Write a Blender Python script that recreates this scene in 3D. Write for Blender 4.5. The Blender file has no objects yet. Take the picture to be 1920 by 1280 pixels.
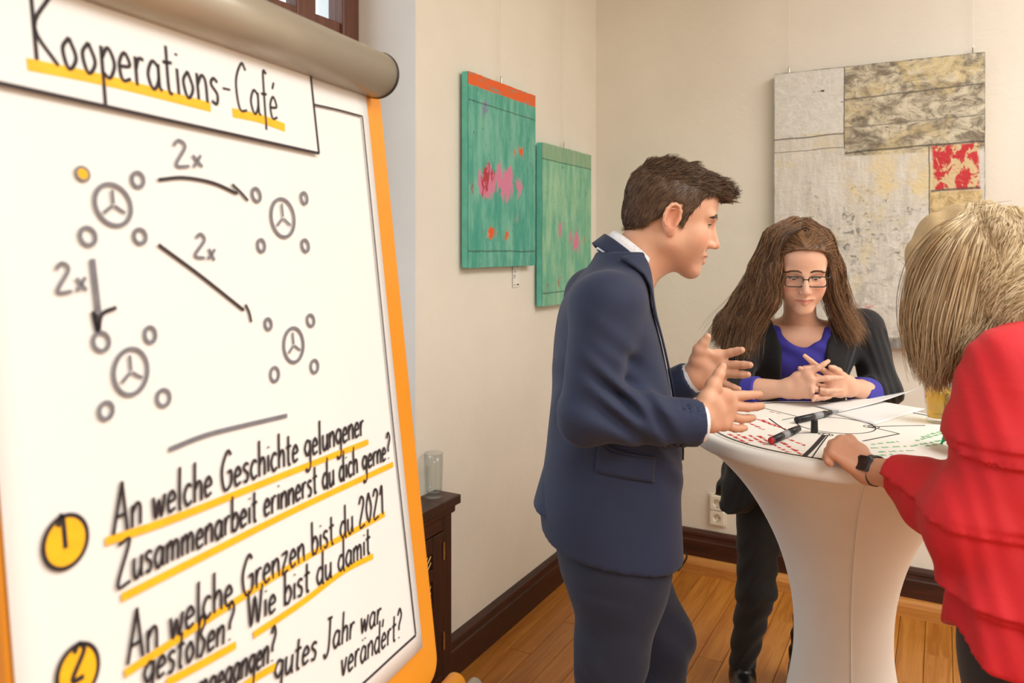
import bpy, bmesh, math, random
import numpy as np
from mathutils import Vector, Matrix
random.seed(7); rng = np.random.default_rng(11)
SC = bpy.context.scene
COL = SC.collection
# ------------------------------------------------------------------ camera
TH = math.radians(29.1); FPX = 1450.0; CH = 1.57; HY = 468.0
RIGHT = np.array([math.cos(TH), math.sin(TH), 0.0]); FWD = np.array([-math.sin(TH), math.cos(TH), 0.0])
CAM = -(0.44*RIGHT + 4.06*FWD); CAM[2] = CH
cd = bpy.data.cameras.new('camera'); cam = bpy.data.objects.new('camera', cd); COL.objects.link(cam)
cam.location = CAM; cam.rotation_euler = (math.pi/2, 0, TH)
cd.sensor_width = 36; cd.lens = FPX/1920*36; cd.shift_y = (HY-640)/1920
cd.clip_start = 0.05; cd.clip_end = 60
cd.dof.use_dof = True; cd.dof.focus_distance = 2.0; cd.dof.aperture_fstop = 4.0
SC.camera = cam
# ------------------------------------------------------------------ world / lights / exposure
w = bpy.data.worlds.new('world'); SC.world = w; w.use_nodes = True
w.node_tree.nodes['Background'].inputs[0].default_value = (0.80, 0.90, 1.0, 1); w.node_tree.nodes['Background'].inputs[1].default_value = 2.2
SC.view_settings.view_transform = 'Standard'; SC.view_settings.look = 'None'
SC.view_settings.gamma = 1; SC.view_settings.use_curve_mapping = False
SC.view_settings.exposure = 0.2
def area(name, loc, rot, sx, sy, power, col):
    l = bpy.data.lights.new(name, 'AREA'); l.shape = 'RECTANGLE'; l.size = sx; l.size_y = sy; l.energy = power; l.color = col
    o = bpy.data.objects.new(name, l); COL.objects.link(o); o.location = loc; o.rotation_euler = rot
    return o
# room lighting overhead, outside the picture; the daylight comes from the sky through the window in the left wall
area('ceiling_lamp_offscreen', (3.3, -1.6, 3.30), (0, 0, 0), 1.8, 1.8, 75, (.955, 1.0, 1.0))
area('ceiling_lamp_rear_offscreen', (3.3, -4.4, 3.30), (0, 0, 0), 1.8, 1.8, 75, (.955, 1.0, 1.0))

# ------------------------------------------------------------------ helpers
def cw(X, Y, Z):                       # camera-aligned metres -> world
    p = CAM + X*RIGHT + Y*FWD; return np.array([p[0], p[1], Z])
def px(x, y, d):                       # photo pixel at depth d -> world
    return cw((x-960)/FPX*d, d, CH-(y-HY)/FPX*d)
def on_left(x, y, wx=0.0):             # pixel on a plane parallel to the left wall
    v = (x-960)/FPX*RIGHT+FWD; return px(x, y, (wx-CAM[0])/v[0])
def on_back(x, y, wy=0.0):
    v = (x-960)/FPX*RIGHT+FWD; return px(x, y, (wy-CAM[1])/v[1])
def on_z(x, y, z):
    return px(x, y, (CH-z)*FPX/(y-HY))
def srgb(r, g, b):
    f = lambda c: (c/255/12.92) if c/255 <= .04045 else ((c/255+.055)/1.055)**2.4
    return (f(r), f(g), f(b), 1)
class NT:
    """tiny shader graph builder"""
    def __init__(s, name):
        s.m = bpy.data.materials.new(name); s.m.use_nodes = True; s.t = s.m.node_tree; s.n = s.t.nodes
        s.b = s.n['Principled BSDF']
    def new(s, kind, **kw):
        n = s.n.new(kind)
        for k, v in kw.items(): setattr(n, k, v)
        return n
    def put(s, sock, v):
        if isinstance(v, bpy.types.NodeSocket): s.t.links.new(v, sock)
        elif isinstance(v, (tuple, list)) and len(v) == 3 and sock.type == 'RGBA': sock.default_value = (*v, 1)
        else: sock.default_value = v
    def coord(s, which='Object', scale=(1, 1, 1), loc=(0, 0, 0), rot=(0, 0, 0)):
        c = s.new('ShaderNodeTexCoord'); mp = s.new('ShaderNodeMapping'); s.t.links.new(c.outputs[which], mp.inputs[0])
        mp.inputs['Scale'].default_value = scale; mp.inputs['Location'].default_value = loc; mp.inputs['Rotation'].default_value = rot
        return mp.outputs[0]
    def noise(s, vec, scale, detail=4, rough=.55, dist=0.0):
        n = s.new('ShaderNodeTexNoise'); s.put(n.inputs['Vector'], vec)
        n.inputs['Scale'].default_value = scale; n.inputs['Detail'].default_value = detail; n.inputs['Roughness'].default_value = rough; n.inputs['Distortion'].default_value = dist
        return n.outputs[0]
    def math(s, op, a, b=0.0, c=None):
        n = s.new('ShaderNodeMath', operation=op); s.put(n.inputs[0], a); s.put(n.inputs[1], b)
        if c is not None: s.put(n.inputs[2], c)
        return n.outputs[0]
    def ramp(s, v, lo, hi, a=0.0, b=1.0):
        n = s.new('ShaderNodeMapRange', interpolation_type='SMOOTHSTEP'); s.put(n.inputs[0], v)
        for i, q in enumerate((lo, hi, a, b)): n.inputs[i+1].default_value = q
        return n.outputs[0]
    def mix(s, f, a, b, mode='MIX'):
        n = s.new('ShaderNodeMix', data_type='RGBA', blend_type=mode); s.put(n.inputs[0], f); s.put(n.inputs[6], a); s.put(n.inputs[7], b)
        return n.outputs[2]
    def sep(s, vec):
        n = s.new('ShaderNodeSeparateXYZ'); s.put(n.inputs[0], vec); return n.outputs
    def bump(s, h, strength=.3, dist=.01):
        n = s.new('ShaderNodeBump'); s.put(n.inputs['Height'], h); n.inputs['Strength'].default_value = strength; n.inputs['Distance'].default_value = dist
        s.put(s.b.inputs['Normal'], n.outputs[0])
    def done(s, col=None, rough=.6, **kw):
        if col is not None: s.put(s.b.inputs['Base Color'], col)
        s.put(s.b.inputs['Roughness'], rough)
        for k, v in kw.items(): s.put(s.b.inputs[k.replace('_', ' ')], v)
        return s.m
MATS = {}
def mat(name, col, rough=.6, var=.12, scale=8.0, stretch=(1, 1, 1), bump=0.0, bscale=None, bdist=.004, **kw):
    """procedural material: colour varied by noise, optional noise bump"""
    if name in MATS: return MATS[name]
    t = NT(name); c = t.coord('Object', stretch); n = t.noise(c, scale)
    a = tuple(max(0, x*(1-var)) for x in col[:3]); b = tuple(min(1, x*(1+var)) for x in col[:3])
    if bump: t.bump(t.noise(c, bscale or scale*6, 5), bump, bdist)
    MATS[name] = t.done(t.mix(t.ramp(n, .3, .7), a, b), rough, **kw); return MATS[name]

def mesh_obj(name, verts, faces, material=None, parent=None, smooth=False, bevel=0.0):
    me = bpy.data.meshes.new(name); me.from_pydata([tuple(map(float, v)) for v in verts], [], [tuple(map(int, f)) for f in faces]); me.update()
    return link(name, me, material, parent, smooth, bevel)
def link(name, me, material=None, parent=None, smooth=False, bevel=0.0):
    o = bpy.data.objects.new(name, me); COL.objects.link(o)
    if material: me.materials.append(material)
    if parent is not None: o.parent = parent
    if smooth: me.polygons.foreach_set('use_smooth', [True]*len(me.polygons))
    if bevel:
        m = o.modifiers.new('bevel', 'BEVEL'); m.width = bevel; m.segments = 2; m.limit_method = 'ANGLE'
    return o
def empty(name, loc=(0, 0, 0), rz=0.0):
    o = bpy.data.objects.new(name, None); COL.objects.link(o); o.location = [float(v) for v in loc]; o.rotation_euler = (0, 0, rz); o.empty_display_size = .1
    return o
def tag(o, label=None, cat=None, group=None, kind=None):
    if label: o['label'] = label
    if cat: o['category'] = cat
    if group: o['group'] = group
    if kind: o['kind'] = kind
    return o
class MB:
    """collects simple shapes into one mesh"""
    def __init__(s): s.v = []; s.f = []
    def add(s, v, f):
        k = len(s.v); s.v += [tuple(map(float, p)) for p in v]; s.f += [tuple(i+k for i in q) for q in f]; return s
    def box(s, a, b):
        (x0, y0, z0), (x1, y1, z1) = a, b
        return s.add([(x0, y0, z0), (x1, y0, z0), (x1, y1, z0), (x0, y1, z0), (x0, y0, z1), (x1, y0, z1), (x1, y1, z1), (x0, y1, z1)],
                     [(0, 3, 2, 1), (4, 5, 6, 7), (0, 1, 5, 4), (1, 2, 6, 5), (2, 3, 7, 6), (3, 0, 4, 7)])
    def tube(s, pts, r, n=8, cap=True):
        P = [Vector(p) for p in pts]; rs = r if isinstance(r, (list, tuple)) else [r]*len(P)
        rings = []; up = None
        for i, p in enumerate(P):
            t = (P[min(i+1, len(P)-1)]-P[max(i-1, 0)]).normalized()
            if up is None: up = Vector((0, 0, 1)) if abs(t.z) < .9 else Vector((1, 0, 0))
            a = t.cross(up).normalized(); b = a.cross(t).normalized(); up = b
            rings.append([p+(a*math.cos(2*math.pi*k/n)+b*math.sin(2*math.pi*k/n))*rs[i] for k in range(n)])
        v = [q for R in rings for q in R]; f = []
        for i in range(len(P)-1):
            for k in range(n): f.append((i*n+k, i*n+(k+1) % n, (i+1)*n+(k+1) % n, (i+1)*n+k))
        if cap: f += [tuple(range(n))[::-1], tuple((len(P)-1)*n+k for k in range(n))]
        return s.add(v, f)
    def lathe(s, prof, n=48, c=(0, 0, 0), close=False):
        v = []; f = []; m = len(prof)
        for r, z in prof:
            for k in range(n): v.append((c[0]+r*math.cos(2*math.pi*k/n), c[1]+r*math.sin(2*math.pi*k/n), c[2]+z))
        for i in range(m-1 if not close else m):
            j = (i+1) % m
            for k in range(n): f.append((i*n+k, i*n+(k+1) % n, j*n+(k+1) % n, j*n+k))
        if not close:
            if prof[0][0] > 1e-4: f.append(tuple(range(n))[::-1])
            if prof[-1][0] > 1e-4: f.append(tuple((m-1)*n+k for k in range(n)))
        return s.add(v, f)
    def prism(s, poly, h, o, ax, ay, az):
        """extrude a 2D polygon (in ax, ay from o) by h along az"""
        o, ax, ay, az = map(np.array, (o, ax, ay, az)); n = len(poly)
        v = [o+a*ax+b*ay for a, b in poly]+[o+a*ax+b*ay+h*az for a, b in poly]
        return s.add(v, [tuple(range(n))[::-1], tuple(range(n, 2*n))]+[(i, (i+1) % n, n+(i+1) % n, n+i) for i in range(n)])
    def build(s, name, material=None, parent=None, smooth=False, bevel=0.0):
        return mesh_obj(name, s.v, s.f, material, parent, smooth, bevel)
def ribbon(MBo, pts, wd, nrm, lift=0.0, taper=False):
    """flat pen stroke along 3D points lying on a surface with normal nrm; thickness as a very low ridge"""
    P = np.array(pts, float); nrm = np.array(nrm, float); n = len(P)
    if n < 2: return
    T = np.gradient(P, axis=0); T /= np.linalg.norm(T, axis=1)[:, None]+1e-9
    S = np.cross(nrm, T); S /= np.linalg.norm(S, axis=1)[:, None]+1e-9
    wv = np.full(n, wd/2)
    if taper: wv *= np.clip(np.minimum(np.arange(n), np.arange(n)[::-1])/max(1, n*.12)+.45, 0, 1)
    L = P+S*wv[:, None]+nrm*lift; R = P-S*wv[:, None]+nrm*lift
    v = []; 
    for i in range(n): v += [L[i], R[i], L[i]-nrm*.0006, R[i]-nrm*.0006]
    f = []
    for i in range(n-1):
        a = 4*i; b = a+4
        f += [(a, a+1, b+1, b), (a, b, b+2, a+2), (a+1, a+3, b+3, b+1)]
    MBo.add(v, f)
def smooth_path(pts, k=6):
    P = np.array(pts, float)
    if len(P) < 3: return P
    Q = np.vstack([2*P[0]-P[1], P, 2*P[-1]-P[-2]]); out = []
    for i in range(1, len(Q)-2):
        for t in np.linspace(0, 1, k, endpoint=False):
            a, b, c, d = Q[i-1], Q[i], Q[i+1], Q[i+2]
            out.append(.5*((2*b)+(c-a)*t+(2*a-5*b+4*c-d)*t*t+(3*b-a-3*c+d)*t**3))
    out.append(P[-1]); return np.array(out)
# ------------------------------------------------------------------ materials of the room
def wall_mat(name, col):
    t = NT(name); c = t.coord('Object'); big = t.noise(c, 1.3, 5); fine = t.noise(c, 26, 6, .6); mid = t.noise(c, 7, 4, .6, .6)
    a = tuple(x*.95 for x in col[:3]); b = tuple(min(1, x*1.04) for x in col[:3])
    h = t.math('ADD', t.math('MULTIPLY', mid, 1.2), t.math('MULTIPLY', fine, .35))
    t.bump(h, .22, .012)
    return t.done(t.mix(t.ramp(big, .3, .7), a, b), .85)
M_WALL = wall_mat('plaster_cream', srgb(235, 227, 213))
M_REVEAL = wall_mat('plaster_white', srgb(236, 234, 228))
M_CEIL = mat('ceiling_white', srgb(240, 236, 228), .9, .03)
def wood(name, c1, c2, rough, gscale=1.0, axis='y', bump=.08):
    t = NT(name); st = {'y': (16, 1.0, 16), 'x': (1.0, 16, 16), 'z': (16, 16, 1.0)}[axis]
    oi = t.new('ShaderNodeObjectInfo'); c = t.coord('Object', tuple(s*gscale for s in st))
    va = t.new('ShaderNodeVectorMath', operation='ADD'); t.t.links.new(c, va.inputs[0])
    vs = t.new('ShaderNodeVectorMath', operation='SCALE'); vs.inputs[0].default_value = (13.7, 7.3, 31.1); t.t.links.new(oi.outputs['Random'], vs.inputs['Scale']); t.t.links.new(vs.outputs[0], va.inputs[1])
    g = t.noise(va.outputs[0], 2.2, 6, .65, .8); fine = t.noise(va.outputs[0], 11, 4, .6)
    col = t.mix(t.ramp(g, .3, .72), c1, c2)
    col = t.mix(t.math('MULTIPLY', t.ramp(fine, .5, .75), .22), col, tuple(x*.55 for x in c1[:3]))
    tint = t.math('MULTIPLY_ADD', oi.outputs['Random'], .22, .88)
    hs = t.new('ShaderNodeHueSaturation'); t.put(hs.inputs['Value'], tint); t.put(hs.inputs['Color'], col)
    t.bump(fine, bump, .002)
    return t.done(hs.outputs[0], rough)
M_OAK = wood('oak_floor', srgb(166, 98, 32), srgb(196, 131, 56), .33)
M_OAKTRIM = wood('oak_trim', srgb(184, 116, 48), srgb(210, 148, 76), .4, axis='x')
M_DARK = wood('dark_wood_y', srgb(46, 24, 17), srgb(74, 38, 26), .38)
M_DARKX = wood('dark_wood_x', srgb(50, 25, 18), srgb(80, 40, 28), .38, axis='x')
M_DARKZ = wood('dark_wood_z', srgb(44, 22, 16), srgb(70, 36, 25), .38, axis='z')
M_FRAME = wood('brown_window_wood', srgb(98, 60, 46), srgb(124, 80, 62), .45, axis='z')
M_WHITE = mat('white_plastic', srgb(236, 228, 210), .4, .02)
M_BLACK = mat('black_plastic', srgb(22, 22, 24), .4, .1)
M_STEEL = mat('brushed_steel', srgb(190, 185, 175), .3, .06, 30, Metallic=1.0)
M_BRASS = mat('brass_mesh', srgb(172, 138, 78), .4, .15, 40, Metallic=.8)
def glass_mat(name, tint=(.97, .98, .98), refl=1.0):
    """thin clear glass: mostly straight-through, mirror-like towards grazing angles"""
    t = NT(name); tr = t.new('ShaderNodeBsdfTransparent'); gl = t.new('ShaderNodeBsdfGlossy'); mx = t.new('ShaderNodeMixShader'); fr = t.new('ShaderNodeLayerWeight'); fr.inputs[0].default_value = .5
    n = t.noise(t.coord('Object'), 5); t.put(tr.inputs[0], t.mix(n, tint, tuple(c*.985 for c in tint))); gl.inputs['Roughness'].default_value = .03
    t.put(mx.inputs[0], t.math('MULTIPLY_ADD', t.math('POWER', fr.outputs[1], 3.0), .55*refl, .035*refl)); t.t.links.new(tr.outputs[0], mx.inputs[1]); t.t.links.new(gl.outputs[0], mx.inputs[2])
    t.t.links.new(mx.outputs[0], t.n['Material Output'].inputs[0]); return t.m
M_GLASS = glass_mat('clear_glass', (.93, .95, .95))
# ------------------------------------------------------------------ room shell (corner of left and back wall at the origin)
RX, RY, RZ = 4.6, -6.2, 3.4
NY0, NY1, NZ0, NZ1 = -3.35, -1.584, 0.0, 3.05     # window niche in the left wall
def struct(o): o['kind'] = 'structure'; return o
m = MB(); m.box((-.45, NY1, 0), (0, .0, RZ)); m.box((-.45, RY, 0), (0, NY0, RZ)); m.box((-.45, NY0, NZ1), (0, NY1, RZ)); m.box((-.45, NY0, 0), (-.262, NY1, .66))
struct(m.build('wall_left', M_WALL))
# white painted lining of the niche (thin plaster skins on both reveals and the lintel)
m = MB(); m.box((-.45, NY1-.004, 0), (-.001, NY1, NZ1)); m.box((-.45, NY0, 0), (-.001, NY0+.004, NZ1)); m.box((-.45, NY0, NZ1-.004), (-.001, NY1, NZ1))
struct(m.build('trim_1', M_REVEAL))
struct(MB().box((-.45, 0, 0), (RX, .2, RZ)).build('wall_back', M_WALL))
struct(MB().box((RX, RY, 0), (RX+.2, .2, RZ)).build('wall_right', M_WALL))
struct(MB().box((-.45, RY-.2, 0), (RX+.2, RY, RZ)).build('wall_front', M_WALL))
struct(MB().box((-.45, RY-.2, RZ), (RX+.2, .2, RZ+.15)).build('ceiling', M_CEIL))
# floor: subfloor + single oak planks running along the left wall
fl = struct(MB().box((-.45, RY, -.06), (RX, 0, -.018)).build('floor', mat('subfloor', srgb(70, 44, 24), .8)))
PW = .0955; plank_mesh = {}
def plank(x0, y0, y1, wd):
    L = round(y1-y0, 2); key = (L, round(wd, 3))
    if key not in plank_mesh:
        mm = MB(); g = .0009; c = .0016
        a, b, L2 = g, wd-g, L-2*g
        mm.add([(a, g, -.018), (b, g, -.018), (b, L2, -.018), (a, L2, -.018), (a, g, -c), (b, g, -c), (b, L2, -c), (a, L2, -c), (a+c, g+c, 0), (b-c, g+c, 0), (b-c, L2-c, 0), (a+c, L2-c, 0)],
               [(0, 1, 5, 4), (1, 2, 6, 5), (2, 3, 7, 6), (3, 0, 4, 7), (4, 5, 9, 8), (5, 6, 10, 9), (6, 7, 11, 10), (7, 4, 8, 11), (8, 9, 10, 11)])
        me = bpy.data.meshes.new('plank'); me.from_pydata(mm.v, [], mm.f); me.materials.append(M_OAK); plank_mesh[key] = me
    o = bpy.data.objects.new('plank', plank_mesh[key]); COL.objects.link(o); o.location = (x0, y0, 0); o.parent = fl
i = 0; x = 0.0
LENS = [1.2, 1.4, 1.6, 1.0]
while x < RX-.01:
    wd = min(PW, RX-x); y = 0.0; j = 0
    first = [.55, 1.1, .8, 1.3, .35, .95][i % 6]
    y1 = 0.0
    while y1 > RY+.01:
        L = first if j == 0 else LENS[(i*3+j*7) % 4]
        y0 = max(RY, y1-L)
        if y0-RY < .25: y0 = RY
        plank(x, y0, y1, wd); y1 = y0; j += 1
    x += PW; i += 1
# baseboards (stepped profile) and the oak quarter moulding at the back wall
def profile_run(name, prof, a, b, inward, material, bevel=.002):
    """sweep a (depth,height) profile from a to b; depth along inward"""
    a = np.array(a, float); b = np.array(b, float); inw = np.array(inward, float); v = []; n = len(prof)
    for p in (a, b):
        for d, z in prof: v.append(p+inw*d+np.array([0, 0, z]))
    f = [(k, (k+1) % n, n+(k+1) % n, n+k) for k in range(n)]+[tuple(range(n))[::-1], tuple(range(n, 2*n))]
    o = mesh_obj(name, v, f, material)
    bm = bmesh.new(); bm.from_mesh(o.data); bmesh.ops.recalc_face_normals(bm, faces=bm.faces); bm.to_mesh(o.data); bm.free()
    return struct(o)
BP = [(0, 0), (.028, 0), (.028, .100), (.024, .106), (.022, .120), (.026, .126), (.024, .136), (.012, .146), (0, .148)]
BPB = [(0, 0), (.028, 0), (.028, .150), (.024, .156), (.022, .172), (.026, .178), (.024, .190), (.012, .200), (0, .202)]
profile_run('baseboard_left', BP, (0, -1.49, 0), (0, 0, 0), (1, 0, 0), M_DARK)
profile_run('baseboard_left', BP, (0, RY, 0), (0, NY0-.12, 0), (1, 0, 0), M_DARK)
profile_run('baseboard_back', BPB, (0.028, 0, 0), (RX, 0, 0), (0, -1, 0), M_DARKX)
profile_run('trim_2', [(.028, .0), (.056, 0), (.056, .045), (.050, .060), (.040, .070), (.028, .074)], (.03, 0, 0), (RX, 0, 0), (0, -1, 0), M_OAKTRIM)
# window in the niche: outer frame, mullions, panes
wx = -.262
wr = struct(empty('window_1', (wx, (NY0+NY1)/2, .74)))
def wbox(name, y0, y1, z0, z1, x0=-.05, x1=0.0, material=None, bevel=.006):
    m = MB().box((x0, y0-(NY0+NY1)/2, z0-.74), (x1, y1-(NY0+NY1)/2, z1-.74)); return m.build(name, material or M_FRAME, wr, bevel=bevel)
ya, yb = NY0+.006, NY1-.006
wbox('window_frame', yb-.085, yb, .74, NZ1-.006, -.06, .012)
wbox('window_frame', ya, ya+.085, .74, NZ1-.006, -.06, .012)
wbox('window_frame', ya+.085, yb-.085, NZ1-.09, NZ1-.006, -.06, .012)
wbox('window_frame', ya+.085, yb-.085, .74, .83, -.06, .012)
wbox('mullion', yb-.30, yb-.21, .83, NZ1-.09, -.05, .004)
wbox('mullion', yb-.95, yb-.85, .83, NZ1-.09, -.05, .004)
wbox('mullion', ya+.085, yb-.085, 2.30, 2.37, -.045, 0)
for y0, y1 in ((yb-.21, yb-.085), (yb-.85, yb-.30), (ya+.085, yb-.95)):
    wbox('pane', y0, y1, .83, NZ1-.09, -.026, -.022, M_GLASS, 0)
struct(MB().box((-.45, NY0+.006, .66), (-.262, NY1-.006, .738)).build('trim_3', M_REVEAL))
# ------------------------------------------------------------------ radiator cover under the window
rc = tag(empty('radiator_cover', (.0, -2.4, 0)), 'dark wooden radiator cover with brass lattice doors under the window', 'radiator cover')
def rbox(name, a, b, material, bevel=.003, parent=None):
    return MB().box((a[0], a[1]+2.4, a[2]), (b[0], b[1]+2.4, b[2])).build(name, material, parent or rc, bevel=bevel)
CE = -1.485; ZT = .712
tm = MB()                                              # slab with a real vent opening
for (a0, a1), (b0, b1) in (((-.25, -.10), (NY0+.01, NY1-.006)), ((-.02, .112), (NY0+.01, NY1-.006)), ((-.10, -.02), (NY0+.01, -1.95)), ((-.10, -.02), (-1.66, NY1-.006))):
    tm.box((a0, b0+2.4, ZT-.032), (a1, b1+2.4, ZT))
tm.build('top', M_DARK, rc)
rbox('top_end', (.001, NY1-.006, ZT-.032), (.112, CE+.012, ZT), M_DARK, .004)
rbox('top_moulding', (.001, NY0-.08, ZT-.062), (.095, CE+.004, ZT-.033), M_DARK, .006)
for k in range(14):
    for sg in (-1, 1):
        yk = -1.95+.29*(k+.5)/14; MB().tube([(-.10, yk-.012*sg+2.4, ZT-.010-.003*sg), (-.02, yk+.012*sg+2.4, ZT-.010-.003*sg)], .002, 5).build('vent_wire', M_BRASS, rc)
rbox('end_post', (.001, CE-.05, 0), (.08, CE, ZT-.062), M_DARKZ)
rbox('end_post', (.001, NY0-.08, 0), (.08, NY0-.03, ZT-.062), M_DARKZ)
rbox('rail', (.03, NY0-.03, ZT-.115), (.078, CE-.05, ZT-.062), M_DARK)
rbox('plinth', (.03, NY0-.03, 0), (.078, CE-.05, .10), M_DARK)
dw = (CE-.05-(NY0-.03))/3
for k in range(3):
    y1 = CE-.052-k*dw; y0 = y1-dw+.004
    d = MB(); s = .062
    d.box((.058, y0+2.4, .102), (.082, y0+s+2.4, ZT-.117)); d.box((.058, y1-s+2.4, .102), (.082, y1+2.4, ZT-.117))
    for z0, z1 in ((.102, .165), (.445, .487), (ZT-.175, ZT-.117)): d.box((.059, y0+s+2.4, z0), (.081, y1-s+2.4, z1))
    dd = d.build('door', M_DARKZ, rc, bevel=.003)
    lat = MB()                                    # brass lattice: two families of diagonal wires
    for z0, z1 in ((.165, .445), (.487, ZT-.175)):
        Wd = dw-2*s; Hh = z1-z0; st = .022
        n = int((Wd+Hh)/st)+1
        for q in range(n):
            c = q*st
            for sg in (0, 1):
                a0 = max(0, c-Hh); a1 = min(c, Wd)
                if a1-a0 < .004: continue
                pa = (a0, c-a0); pb = (a1, c-a1)
                if sg: pa = (Wd-pa[0], pa[1]); pb = (Wd-pb[0], pb[1])
                yy = y0+s+2.4
                lat.tube([(.068+.002*sg, yy+pa[0], z0+pa[1]), (.068+.002*sg, yy+pb[0], z0+pb[1])], .0022, 4, False)
    tag(lat.build('lattice', M_BRASS, dd), 'brass lattice')
    for z in (.19, .50): 
        h = MB().tube([(.085, y1-.004+2.4, z), (.085, y1-.004+2.4, z+.06)], .004, 8).build('hinge', M_BRASS, dd)
# drinking glass on the cover
def glass(name, prof_out, prof_in, loc, label, n=40):
    r = tag(empty(name, loc), label, 'glass')
    MB().lathe(prof_out+prof_in[::-1], n).build('glass_body', M_GLASS, r, True)
    return r
g0 = on_z(813, 931, ZT); g0 = np.array([g0[0], g0[1], ZT+.001])
glass('drinking_glass', [(.0001, 0), (.029, 0), (.031, .004), (.0305, .04), (.0325, .10), (.033, .152)], [(.0001, .016), (.026, .018), (.0285, .04), (.0305, .10), (.0318, .152)], g0, 'tall empty water glass standing on the radiator cover')
# ------------------------------------------------------------------ paintings
def painting_front(t, c, Wd, Hh): pass
def teal_mat(name, base, pale, orange_top, pinks, k):
    t = NT(name); c = t.coord('Object'); xs, ys, zs = t.sep(c)
    cs = t.coord('Object', (9, 9, 2.2)); streak = t.noise(cs, 2.2, 6, .65); cl = t.noise(c, 5+k, 6, .62, .5); grit = t.noise(c, 42, 5, .7, 1.0)
    col = t.mix(t.ramp(streak, .35, .68), base, pale)
    col = t.mix(t.math('MULTIPLY', t.ramp(grit, .60, .68), t.ramp(cl, .48, .6)), col, srgb(38, 62, 56))
    def patch(cx, cz, rx, rz, colr, nsc, thr=.5, st=(1, 1, .35)):
        nonlocal col
        nn = t.noise(t.coord('Object', st, (k, k, cz)), nsc, 5, .7)
        a = t.math('DIVIDE', t.math('SUBTRACT', ys, cx), rx); b = t.math('DIVIDE', t.math('SUBTRACT', zs, cz), rz)
        r = t.math('ADD', t.math('MULTIPLY', a, a), t.math('MULTIPLY', b, b))
        mk = t.ramp(t.math('SUBTRACT', nn, t.math('MULTIPLY', r, .16)), thr-.03, thr+.03)
        col = t.mix(mk, col, colr)
    for p in pinks: patch(*p)
    if orange_top:
        e = t.math('ADD', zs, t.math('MULTIPLY', t.noise(c, 14, 4), .012))
        mk = t.ramp(e, .365-.042, .365-.038)
        oc = t.mix(t.ramp(t.noise(t.coord('Object', (3, 3, 40)), 3, 4), .52, .62), srgb(232, 98, 32), srgb(150, 140, 120))
        col = t.mix(mk, col, oc)
        line = t.ramp(t.math('ABSOLUTE', t.math('SUBTRACT', zs, .262)), .0015, .003, 1, 0)
        col = t.mix(t.math('MULTIPLY', line, .7), col, srgb(40, 66, 60))
    else:
        line = t.ramp(t.math('ABSOLUTE', t.math('SUBTRACT', t.math('ADD', zs, t.math('MULTIPLY', t.noise(c, 12), .01)), .297)), .0015, .004, 1, 0)
        col = t.mix(t.math('MULTIPLY', line, .7), col, srgb(60, 76, 58))
        top = t.ramp(zs, .295, .300); col = t.mix(t.math('MULTIPLY', top, .45), col, srgb(150, 160, 120))
    low = t.ramp(t.math('ABSOLUTE', t.math('SUBTRACT', t.math('ADD', zs, t.math('MULTIPLY', t.noise(c, 9), .014)), -.30)), .002, .005, 1, 0)
    col = t.mix(t.math('MULTIPLY', low, .6), col, srgb(40, 60, 52))
    t.bump(t.math('ADD', t.math('MULTIPLY', streak, .6), grit), .55, .006)
    return t.done(col, .55)
PINK = srgb(214, 128, 158); REDP = srgb(176, 50, 62); ORG = srgb(228, 92, 30); WHT = srgb(225, 230, 215)
M_T1 = teal_mat('teal_painting_a', srgb(62, 158, 138), srgb(124, 190, 168), True,
    [(-.02, -.03, .20, .07, PINK, 16, 0.38), (-.13, -.03, .07, .08, REDP, 26, 0.47), (-.15, .24, .03, .05, srgb(130, 130, 165), 20, .5), (.13, .10, .05, .04, ORG, 26, 0.47), (-.09, -.235, .05, .03, ORG, 24, 0.44), (-.13, -.245, .025, .025, WHT, 30, .5), (.02, -.25, .04, .04, ORG, 30, 0.51), (-.245, -.05, .02, .12, REDP, 24, 0.48), (.1, -.17, .03, .05, PINK, 26, 0.49)], 1.0)
M_T2 = teal_mat('teal_painting_b', srgb(100, 176, 146), srgb(160, 204, 168), False,
    [(.07, -.07, .07, .08, PINK, 20, 0.44), (-.08, -.02, .04, .06, PINK, 24, 0.49), (.19, -.06, .02, .03, ORG, 22, .5), (-.235, -.29, .05, .08, REDP, 22, .5), (.10, -.26, .07, .06, REDP, 24, 0.48), (-.10, -.27, .03, .08, REDP, 28, 0.50)], 4.0)
M_TSIDE = mat('teal_canvas_side', srgb(104, 198, 180), .6, .1, 20)
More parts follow.
